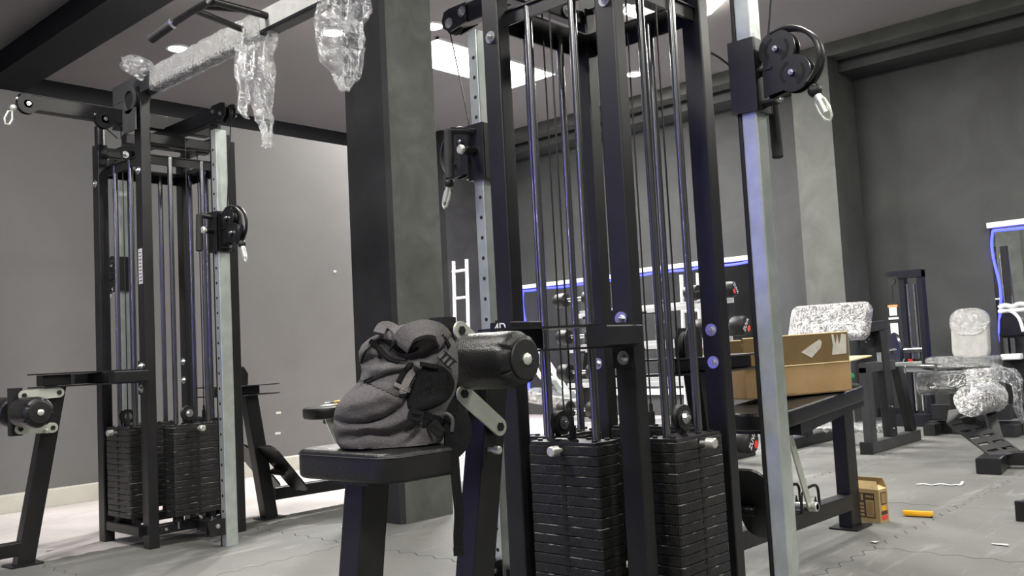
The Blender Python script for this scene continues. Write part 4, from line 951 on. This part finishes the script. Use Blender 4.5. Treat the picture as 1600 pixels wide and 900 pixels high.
def dumbbell(loc, r, hl, label, text_turn, logo=True):
    t = thing('dumbbell', label, 'dumbbell', loc, 0, 'black rubber dumbbells on the rack')
    g = G(); g.cyl((0, -hl, 0), (0, hl, 0), 0.0165, 14); g.tube([(0, -hl*.6, 0), (0, 0, 0), (0, hl*.6, 0)], [0.0165, 0.019, 0.0165], 14); g.build('handle', 'chrome', t)
    for s in (-1, 1):
        g = G(); g.lathe([(0.02, 0), (r*0.93, 0.0), (r, 0.012), (r, 0.075), (r*0.90, 0.098), (r*0.86, 0.102), (0.01, 0.102)], (0, s*hl, 0), (0, s, 0), 28); hd = g.build('head', 'rubber_black', t)
        if s < 0 and logo:
            ca, sa = math.cos(text_turn), math.sin(text_turn); U = Vector((ca, 0, sa)); V = Vector((-sa, 0, ca)); c = Vector((0, s*(hl+0.1028), 0))
            letters('ZUVA', r*0.60, 'white_print', 'head_lettering', hd, frame(c+V*r*0.12, U, V), 0.0008)
            g = G(); e = circ(r*0.27, 20); g.ext([(a*1.25, b) for a, b in e], c-V*r*0.5, U, V, 0.0014); em = g.build('head_emblem', 'red_print', hd)
    return t
def db(px, py, tier_x, r, lab, tt, right=True, hl=0.10):
    p = at(px, py, 'X', tier_x); y = p.y+(hl+0.05) if right else p.y-(hl+0.05)
    dumbbell((tier_x, y, p.z), r, hl, lab, tt)
db(1139, 452, 5.86, 0.056, 'small black dumbbell at the right end of the rack top tier', -0.9)
db(1156, 509, 5.82, 0.070, 'black dumbbell at the right end of the middle tier, just above the carton', 0.9)
db(1166, 689, 5.70, 0.088, 'large black dumbbell low at the right end of the rack, under the bench', 0.95)
db(877, 470, 5.86, 0.060, 'black dumbbell at the left end of the rack top tier', 0.4, False)
db(882, 527, 5.82, 0.062, 'black dumbbell at the left end of the rack second tier', 0.4, False)
db(884, 582, 5.78, 0.068, 'black dumbbell at the left end of the rack third tier', 0.4, False)
db(884, 640, 5.74, 0.074, 'black dumbbell at the left end of the rack lowest tier', 0.4, False)
# added ladder standing in for the other ladder's reflection in the mirror
lf = thing('reflection_ladder', 'added white ladder imitating a mirror reflection, behind the dumbbell rack', 'ladder', (6.6, 4.0, 0), 0.0)
for dy in (0.0, 0.16):
    g = G(); g.cyl((0.0, dy-0.02, 0.0), (0.10, dy+0.0, 1.42), 0.016, 12); g.build('side_tube', 'white_enamel', lf)
for k in range(7):
    z = 0.16+k*0.19; g = G(); g.cyl((0.012+0.07*z, -0.02, z), (0.012+0.07*z, 0.15, z), 0.013, 10); g.build('rung', 'white_enamel', lf)
# white ladder by the column
p = at(716, 500, 'X', 7.3)
la = thing('ladder', 'white ladder standing between the concrete column and the silver column', 'ladder', (7.3, p.y-0.14, 0), 0)
ztop = at(706, 408, 'X', 7.3).z
for dy in (0.0, 0.215):
    g = G(); g.cyl((0, dy+0.02, 0), (0.04, dy, ztop), 0.020, 12); g.build('side_rail', 'white_enamel', la)
for k in range(6):
    z = ztop-0.12-k*0.31; g = G(); g.cyl((0.035*z/ztop, 0.0, z), (0.035*z/ztop, 0.23, z), 0.016, 10); g.build('rung', 'white_enamel', la)
# machine with a light frame glimpsed left of the rods
pm = thing('leg_press', 'dark machine with a grey slanted frame glimpsed behind the roller pad and rods', 'gym machine', (6.3, 5.15, 0))
g = G(); g.bar((0, -0.1, 0.30), (0.1, 0.42, 0.86), 0.07, 0.07, 0.004); g.build('slanted_beam', 'galvanised', pm)
g = G(); g.bar((0.0, -0.35, 0.05), (0.0, 0.5, 0.05), 0.08, 0.08); g.build('base_beam', 'dark_steel', pm)
g = G(); g.X = Matrix.Translation((0, 0.05, 0.36)) @ Matrix.Rotation(0.15, 4, 'X'); g.pad(0.40, 0.62, 0.10, 0.05, 0.02); g.build('seat', 'vinyl_black', pm)
g = G(); g.X = Matrix.Translation((0, 0.05, 0.355)) @ Matrix.Rotation(0.15, 4, 'X'); g.pad(0.415, 0.635, 0.115, 0.055, 0.02); g.build('seat_wrap', 'film_clear', pm)
g = G(); g.tube(smooth_path([(-0.12, 0.26, 0.72), (-0.12, 0.20, 0.62), (-0.12, 0.12, 0.59), (-0.12, 0.02, 0.60)], 4), 0.02, 12); g.build('handle', 'white_enamel', pm)

# ------------------------------------------------------------------ mirrors with blue light strips on the back wall
def led_mirror(y0, y1, z0, z1, label, wav=True, x=XB, grp='tall mirrors edged with blue light'):
    t = thing('led_mirror', label, 'mirror', (x, (y0+y1)/2, z0), 0, grp); h = z1-z0; w = (y1-y0)/2
    g = G(); g.box(-0.012, -0.004, -w, w, 0, h); g.build('glass', 'mirror_glass', t, 0)
    for nm, b in (('top_trim', (-w-0.01, w+0.01, h, h+0.05)), ('bottom_ledge', (-w-0.01, w+0.01, -0.07, 0.0))):
        g = G(); g.box(-0.05, -0.003, *b); g.build(nm, 'white_enamel', t, 0)
    pts = [(-0.026, w-0.03+0.02*math.sin(k*1.3)*(1 if wav else 0), h*(1-k/9)-0.03*(k == 0)) for k in range(10)]
    g = G(); g.tube(smooth_path(pts, 4), 0.009, 8); g.build('light_strip', 'led_blue', t)
    pts = [(-0.026, w-0.03-(2*w-0.06)*k/9, h-0.028-0.006*math.sin(k*2.1)) for k in range(10)]
    g = G(); g.tube(smooth_path(pts, 4), 0.012, 8); g.build('light_strip', 'led_blue', t)
    g = G(); g.tube(smooth_path([(-0.026, -w+0.03+0.015*math.sin(k*1.7), h*(1-k/9)) for k in range(10)], 4), 0.009, 8); g.build('light_strip', 'led_blue', t)
    return t
m1l = at(815, 452, 'X', XB); m1r = at(1172, 402, 'X', XB)
led_mirror(6.66, m1l.y, 0.32, m1l.z, 'left mirror edged with blue light on the back wall, behind the left rods')
led_mirror(m1r.y-0.25, 6.60, 0.32, m1l.z+0.035, 'middle mirror edged with blue light on the back wall, behind the dumbbell rack')
m2 = at(1546, 357, 'X', XB)
led_mirror(-0.4, m2.y, 0.30, m2.z, 'right mirror edged with wavy blue light, cut by the right edge of the picture')
# the gym's mirror wall behind the viewer carries the same strips
for (y0, y1, lab) in ((3.2, 5.6, 'tall mirror edged with bright blue light on the wall behind the viewer'),):
    t = thing('led_mirror', lab, 'mirror', (-3.985, (y0+y1)/2, 0.5), math.pi, 'tall mirrors edged with blue light'); w = (y1-y0)/2
    g = G(); g.box(-0.012, -0.004, -w, w, 0, 2.3); g.build('glass', 'mirror_glass', t, 0)
    for a, b in (((-w, 0), (-w, 2.3)), ((w, 0), (w, 2.3)), ((-w, 2.3), (w, 2.3)), ((-w, 0.0), (w, 0.0))):
        g = G(); g.tube([(-0.03, a[0], a[1]), (-0.03, b[0], b[1])], 0.025, 8); g.build('light_strip', 'led_blue_bright', t)

# ------------------------------------------------------------------ preacher curl bench in film
pc = thing('preacher_bench', 'preacher curl bench with film-wrapped slanted pad, behind the carton', 'gym bench', (6.4, 2.58, 0))
for y in (0.0, 0.64):
    g = G(); g.bar((0.02, y, 0.04), (1.0, y, 0.04), 0.075, 0.08, 0.005); g.build('foot_beam', 'grey_steel' if y == 0 else 'dark_steel', pc)
    g = G(); g.box(0.0, 0.03, y-0.041, y+0.041, 0, 0.084); g.build('foot_cap', 'rubber_black', pc)
g = G(); g.cyl((0.55, 0.03, 0.13), (0.55, 0.62, 0.13), 0.026, 14); g.build('cross_tube', 'dark_steel', pc)
g = G(); g.tube([(0.55, 0.06+0.02*k, 0.13+0.003*math.sin(k*2.1)) for k in range(28)], [0.036+0.006*math.sin(k*1.7) for k in range(28)], 12); g.build('tube_wrap', 'film_dense', pc)
g = G(); g.bar((0.10, 0.0, 0.08), (0.10, 0.0, 0.60), 0.06, 0.10, 0.005); g.build('front_post', 'grey_steel', pc)
g = G(); g.bar((0.48, 0.0, 0.08), (0.42, 0.0, 0.86), 0.06, 0.13, 0.005); g.build('main_post', 'dark_steel', pc)
g = G(); g.bar((0.90, 0.0, 0.08), (0.70, 0.0, 0.60), 0.06, 0.10, 0.005); g.build('slanted_post', 'dark_steel', pc)
g = G(); g.bar((0.42, 0.62, 0.08), (0.38, 0.62, 0.70), 0.06, 0.10, 0.005); g.build('rear_post', 'dark_steel', pc)
g = G(); g.bar((0.05, 0.0, 0.60), (0.62, 0.0, 0.60), 0.05, 0.07, 0.004); g.build('side_rail', 'grey_steel', pc)
g = G(); g.bar((0.10, 0.0, 0.88), (0.52, 0.0, 0.90), 0.05, 0.07, 0.004); g.build('bar_rest', 'dark_steel', pc)
g = G(); g.box(0.10, 0.36, 0.02, 0.034, 0.74, 0.88); g.build('bracket_plate', 'dark_steel', pc)
for a, b in ((0.14, 0.80), (0.18, 0.78), (0.18, 0.82), (0.24, 0.80)): put_bolt(pc, (a, 0.02, b), '-Y', True)
for q in ((0.45, -0.031, 0.14), (0.45, -0.031, 0.30)): put_bolt(pc, q, '-Y', True)
g = G(); g.bar((0.62, 0.0, 0.60), (0.72, -0.18, 0.60), 0.03, 0.03); g.build('safety_catch', 'galvanised', pc)
g = G(); g.cyl((0.30, -0.03, 0.63), (0.30, -0.03, 0.70), 0.015, 10); g.build('catch_knob', 'galvanised', pc)
PM = Matrix.Translation((0.10, 0.22, 0.92)) @ Matrix.Rotation(math.radians(-62), 4, 'Y')
g = G(); g.X = PM; g.pad(0.27, 0.58, 0.065, 0.04, 0.018, (0, 0, 0)); g.build('arm_pad', 'vinyl_black', pc)
g = G(); g.X = PM
for (ins, z) in ((0.012, -0.006), (0.0, 0.004), (0.0, 0.06), (0.012, 0.073), (0.06, 0.076), (0.11, 0.076)):
    pass
rings = []
for (ins, z) in ((0.012, -0.006), (-0.004, 0.004), (-0.004, 0.06), (0.010, 0.074), (0.03, 0.077), (0.06, 0.077), (0.09, 0.077), (0.12, 0.077)):
    rings.append([(a+0.004*noise.noise(Vector((a*40, b*40, z*50))), b+0.004*noise.noise(Vector((a*40, b*40, 3))), z+0.006*noise.noise(Vector((a*30, b*30, ins*30)))) for a, b in rrect(0.27-2*ins, 0.58-2*ins, max(0.045-ins*0.5, 0.005), 8)])
g.loft(rings); g.build('pad_wrap', 'film_dense', pc, 60)

# ------------------------------------------------------------------ weight-stack tower by the back wall
vt = thing('lat_tower', 'slim dark upright machine with two bright rods and stickers, against the back wall', 'gym machine', (8.75, 2.98, 0))
for y in (-0.085, 0.075):
    g = G(); g.bar((0, y, 0), (0, y, 1.40), 0.05, 0.10, 0.004, (1, 0, 0)); g.build('upright', 'blue_black', vt)
for y in (-0.03, 0.03):
    g = G(); g.cyl((-0.03, y, 0.12), (-0.03, y, 1.28), 0.014, 12); g.build('guide_rod', 'chrome', vt)
g = G(); g.box(-0.06, 0.06, -0.11, 0.11, 1.34, 1.41); g.box(-0.05, 0.05, 0.11, 0.21, 1.37, 1.41); g.build('top_head', 'blue_black', vt)
g = G(); g.box(-0.3, 0.12, -0.16, 0.16, 0, 0.10); g.build('base', 'blue_black', vt)
o = inst('pulley', PUL, vt, (-0.02, 0.17, 1.32), (0, 0, math.pi/2))
g = G(); g.cyl((-0.02, 0.17, 1.30), (-0.02, 0.17, 0.5), 0.004, 8); g.build('cable', 'cable_black', vt)
for (z0, z1, mm, w) in ((1.08, 1.10, 'orange_print', 0.09), (1.0, 1.078, 'sticker_white', 0.07), (0.965, 0.985, 'white_print', 0.09), (0.76, 0.93, 'sticker_white', 0.07)):
    g = G(); g.box(-0.062, -0.056, 0.165-w/2, 0.165+w/2, z0, z1); g.build('sticker', mm, vt, 0)
g = G(); g.box(-0.056, -0.05, 0.12, 0.21, 0.70, 1.12); g.build('sticker_plate', 'dark_steel', vt, 0)
g = G(); g.bar((-0.1, 0.0, 0.55), (-0.35, 0.0, 0.55), 0.10, 0.08); g.build('seat_arm', 'blue_black', vt)
g = G(); g.X = Matrix.Translation((-0.28, -0.02, 0.57)); g.box(-0.003, 0.0, -0.06, 0.06, -0.03, 0.03); g.build('badge', 'blue_black', vt, 0)
letters('W', 0.05, 'white_print', 'badge_mark', vt, frame((-0.352, 0.02, 0.585), (0, -1, 0), (0, 0, 1)))
g = G(); g.box(-0.354, -0.35, -0.075, -0.035, 0.57, 0.60); g.build('badge_stripe', 'red_print', vt, 0)
wp = at(1399, 548, 'X', 8.2)
dk = thing('weight_disc', 'dark blue weight disc on a bright bar left of the slim upright machine', 'weight plate', (8.2, wp.y, wp.z), math.radians(40))
g = G(); g.lathe([(0.025, -0.02), (0.10, -0.022), (0.15, -0.016), (0.16, 0), (0.15, 0.016), (0.10, 0.022), (0.025, 0.02)], (0, 0, 0), (0, 1, 0), 32); g.build('disc', 'blue_black', dk)
g = G(); g.cyl((0, -0.22, 0), (0, 0.06, 0), 0.024, 14); g.cyl((0, -0.03, 0), (0, -0.05, 0), 0.04, 14); g.build('sleeve', 'chrome', dk)

# ------------------------------------------------------------------ leg machine in film, right background
lm = thing('leg_curl_machine', 'seated leg machine with film-wrapped seat and rounded grey back pad, right background', 'gym machine', (7.9, 2.3, 0))
bpz = at(1521, 552, 'X', 8.2)
g = G(); g.X = Matrix.Translation((0.28, bpz.y-2.3, 0.60)) @ Matrix.Rotation(math.radians(-84), 4, 'Y') ; g.pad(0.44, 0.29, 0.07, 0.10, 0.02, (0.18, 0, 0)); g.build('back_pad', 'pad_grey', lm)
rings = []
for (ins, z) in ((0.006, -0.006), (-0.005, 0.004), (-0.005, 0.068), (0.012, 0.08), (0.05, 0.082), (0.1, 0.082)):
    rings.append([(a+0.29, b, z+0.006*noise.noise(Vector((a*40, b*40, ins*20)))) for a, b in rrect(0.22-2*ins, 0.29-2*ins, max(0.10-ins*0.6, 0.005), 8)])
g = G(); g.X = Matrix.Translation((0.28, bpz.y-2.3, 0.60)) @ Matrix.Rotation(math.radians(-84), 4, 'Y'); g.loft(rings); g.build('back_wrap', 'film_dense', lm, 60)
g = G(); g.X = Matrix.Translation((0.08, 0.06, 0.53)) @ Matrix.Rotation(0.02, 4, 'X'); g.pad(0.36, 0.50, 0.085, 0.06, 0.03); g.build('seat', 'vinyl_black', lm)
g = G(); g.X = Matrix.Translation((0.08, 0.06, 0.523)) @ Matrix.Rotation(0.02, 4, 'X'); g.pad(0.378, 0.518, 0.098, 0.065, 0.03); g.build('seat_wrap', 'film_tight', lm)
rl, rr_ = at(1436, 600, 'X', 7.6), at(1550, 594, 'X', 7.6)
def roller(name, wrapname, p, q, r, parent, off, film_='film_tight', m='vinyl_black', part=1.0):
    p, q = Vector(p)-off, Vector(q)-off; d = (q-p).normalized(); Lr = (q-p).length
    g = G(); g.lathe([(r*0.3, 0), (r*0.85, 0), (r, 0.02), (r, Lr-0.02), (r*0.85, Lr), (r*0.3, Lr)], p, d, 24); g.build(name, m, parent)
    rings = []; u, w = perp(d)
    for k in range(30):
        t = -0.012+(Lr*part+0.024)*k/29; e = min(1, min(k, 29-k)/2+0.55); rg = []
        for i in range(28):
            a = 2*math.pi*i/28; q2 = (r+0.006+0.007*noise.noise(Vector((math.cos(a)*3, math.sin(a)*3, k*0.35))))*e; rg.append(p+d*t+u*q2*math.cos(a)+w*q2*math.sin(a))
        rings.append(rg)
    g = G(); g.loft(rings); g.build(wrapname, film_, parent, 60)
off = Vector((7.9, 2.3, 0))
roller('leg_roller', 'roller_wrap', rl, rr_, 0.085, lm, off, 'film_clear')
q0 = rl+(rr_-rl)*0.72
roller('roller_end', 'end_wrap', q0, rr_+(rr_-rl)*0.03, 0.088, lm, off, 'film_dense')
g = G(); g.bar((0.0, 0.10, 0.0), (0.0, 0.10, 0.52), 0.10, 0.12, 0.005, (1, 0, 0)); g.bar((0.0, -0.28, 0.18), (0.0, 0.30, 0.18), 0.10, 0.12); g.build('pedestal', 'dark_steel', lm)
g = G(); g.bar((0.05, -0.35, 0.05), (0.05, 0.35, 0.05), 0.10, 0.10); g.bar((-0.2, 0.28, 0.045), (0.45, 0.28, 0.045), 0.09, 0.09); g.bar((-0.2, -0.3, 0.045), (0.45, -0.3, 0.045), 0.09, 0.09); g.build('base_frame', 'dark_steel', lm)
g = G(); g.bar((0.33, bpz.y-2.3, 0.05), (0.36, bpz.y-2.3, 0.75), 0.06, 0.08, 0.004, (1, 0, 0)); g.build('back_post', 'dark_steel', lm)
g = G(); g.box(-0.03, 0.02, -0.25, 0.25, 0.22, 0.40); g.build('shroud_plate', 'grey_steel', lm)
b0 = at(1380, 574, 'X', 7.5)-off; b1 = at(1462, 575, 'X', 7.5)-off
g = G(); g.cyl(b0, b0.lerp(b1, 0.42), 0.022, 14); g.cyl(b0.lerp(b1, 0.38), b0.lerp(b1, 0.46), 0.045, 16); g.cyl(b0.lerp(b1, 0.44), b1, 0.036, 14); g.build('plate_sleeve', 'chrome', lm)
film('loose_film', 'bunched clear film trailing from the seat of the leg machine to the floor', [at(1546, 572, 'X', 7.8), at(1562, 580, 'X', 7.75), at(1578, 588, 'X', 7.7), at(1588, 600, 'X', 7.7), at(1592, 640, 'X', 7.72), at(1602, 660, 'X', 7.75)], (0.06, 0.10, 0.13, 0.10, 0.05, 0.04), 'film_hanging', 0.014, 12, 24, (0.2, -0.4, 0.9), None, 6)

# ------------------------------------------------------------------ hyperextension bench with slotted foot plate
RO = Vector((5.9, 1.70, 0))
hb = thing('back_extension_bench', 'low bench with film-wrapped roller and slotted tilted foot plate on the right', 'gym bench', RO)
A, Bq = at(1520, 622, 'X', 6.15), at(1553, 617, 'X', 6.15)
roller('leg_roller', 'roller_wrap', at(1514, 627, 'X', 6.05), at(1552, 620, 'X', 6.38), 0.088, hb, RO, 'film_dense')
# slotted plate: corners from the picture on its own sloping plane
c_tl, c_tr, c_br, c_bl = at(1486, 660, 'X', 6.12), at(1541, 654, 'X', 6.30), at(1578, 708, 'X', 5.99), at(1543, 719, 'X', 5.85)
c_tl, c_tr, c_br, c_bl = [c-RO for c in (c_tl, c_tr, c_br, c_bl)]
U = ((c_tr-c_tl)+(c_br-c_bl)); wU = U.length/2; U.normalize(); V = ((c_tl-c_bl)+(c_tr-c_br)); lV = V.length/2; V = (V-U*V.dot(U)).normalized(); o0 = (c_bl+c_br+c_tl+c_tr)/4-U*wU/2-V*lV/2
g = G(); T = 0.008; NS = 5
xs = [0, wU*0.08, wU*0.43, wU*0.57, wU*0.92, wU]
def cell(a0, a1, b0, b1): g.ext([(a0, b0), (a1, b0), (a1, b1), (a0, b1)], o0, U, V, T)
for (a0, a1) in ((xs[0], xs[1]), (xs[2], xs[3]), (xs[4], xs[5])): cell(a0, a1, 0, lV)
st = lV/(NS+0.4)
for (a0, a1) in ((xs[1], xs[2]), (xs[3], xs[4])):
    b = 0
    for k in range(NS):
        cell(a0, a1, b, b+st*0.66); b += st
    cell(a0, a1, b, lV)
g.build('foot_plate', 'dark_steel', hb, 0)
g = G(); g.bar(o0+U*wU*0.5+V*lV, Vector(at(1520, 650, 'X', 6.2))-RO+Vector((0.02, 0, 0.0)), 0.06, 0.04); g.build('plate_neck', 'dark_steel', hb)
g = G(); g.ext([(0, 0), (wU*0.7, 0), (wU*0.75, 0.10), (0.06, 0.10)], o0+V*lV, U, (V+Vector((0.3, 0, 0.5))), 0.008); g.build('plate_bend', 'dark_steel', hb, 0)
bl_ = at(1531, 742, 'Z', 0)-RO
g = G(); g.bar(bl_+Vector((0.03, -0.04, 0.045)), bl_+Vector((0.62, 0.03, 0.045)), 0.13, 0.09, 0.008); g.build('base_beam', 'black_steel', hb)
g = G(); g.bar(bl_+Vector((0.33, -0.0, 0.06)), bl_+Vector((0.45, -0.75, 0.06)), 0.08, 0.08, 0.006); g.build('cross_beam', 'black_steel', hb)
for dx in (0.24, 0.31): put_bolt(hb, bl_+Vector((dx, -0.035, 0.065)), '-Y')
g = G(); g.bar(bl_+Vector((0.52, 0.02, 0.08)), Vector(at(1545, 640, 'X', 6.35))-RO, 0.06, 0.06); g.build('upright', 'dark_steel', hb)

# ------------------------------------------------------------------ dark machine before the right mirror
dm = thing('cable_machine', 'dark machine with white handle bars and blue-black shield before the right mirror', 'gym machine', (8.75, 1.75, 0))
for (px0, py0, px1, py1, w, mm, nm) in ((1568, 385, 1585, 485, 0.055, 'black_steel', 'upright'), (1562, 398, 1574, 486, 0.03, 'chrome', 'guide_rod'), (1574, 400, 1587, 480, 0.03, 'chrome', 'guide_rod')):
    a, b = at(px0, py0, 'X', 8.8)-Vector((8.75, 1.75, 0)), at(px1, py1, 'X', 8.8)-Vector((8.75, 1.75, 0)); b2 = a+(b-a)*1.0
    g = G(); g.bar(Vector((a.x, a.y, a.z)), Vector((b2.x, b2.y, 0.0)), w, w, 0.005, (1, 0, 0)) if mm == 'black_steel' else g.cyl(a, Vector((b2.x-0.04, b2.y, 0.6)), w*0.35, 12); g.build(nm, mm, dm)
def dmp(x, y, X=8.7): return at(x, y, 'X', X)-Vector((8.75, 1.75, 0))
g = G(); g.tube(smooth_path([dmp(1561, 481), dmp(1570, 477), dmp(1583, 479), dmp(1592, 475), dmp(1612, 476)], 4), 0.02, 10); g.build('curved_bar', 'white_enamel', dm)
g = G(); g.tube([dmp(1560, 487), dmp(1614, 483)], 0.018, 10); g.build('straight_bar', 'white_enamel', dm)
g = G(); a = [dmp(x, y) for x, y in ((1562, 525), (1562, 500), (1566, 490), (1578, 488), (1590, 496), (1597, 512), (1600, 522), (1580, 524))]
g.loft([[p for p in a], [p+Vector((0.05, 0.0, 0)) for p in a]]); g.build('shield', 'blue_black', dm)
g = G(); g.tube(smooth_path([dmp(1562, 488, 8.68), dmp(1578, 486, 8.68), dmp(1592, 497, 8.68), dmp(1599, 518, 8.68)], 4), 0.014, 8); g.build('shield_edge', 'white_enamel', dm)
for x in (1572, 1583):
    g = G(); g.cyl(dmp(x-1, 528), dmp(x+2, 562), 0.022, 12); g.build('handle', 'chrome', dm)
g = G(); g.bar(dmp(1588, 520, 8.78), dmp(1594, 648, 8.78), 0.25, 0.10, 0.01, (1, 0, 0)); g.build('body_panel', 'black_steel', dm)
g = G(); g.X = Matrix.Translation(dmp(1582, 562)); g.pad(0.12, 0.16, 0.05, 0.02, 0.01); g.build('white_pad', 'white_enamel', dm)

# foot of another machine cut by the right edge
e = at(1592, 814, 'Z', 0)
fb = thing('machine_foot', 'black square machine foot cut off by the right edge of the picture', 'gym machine', e)
g = G(); g.bar((0.0, -0.04, 0.04), (0.9, -0.10, 0.04), 0.09, 0.08, 0.006); g.build('foot_beam', 'black_steel', fb)
g = G(); g.box(-0.012, 0.02, -0.088, 0.008, 0, 0.084); g.build('foot_cap', 'rubber_black', fb)
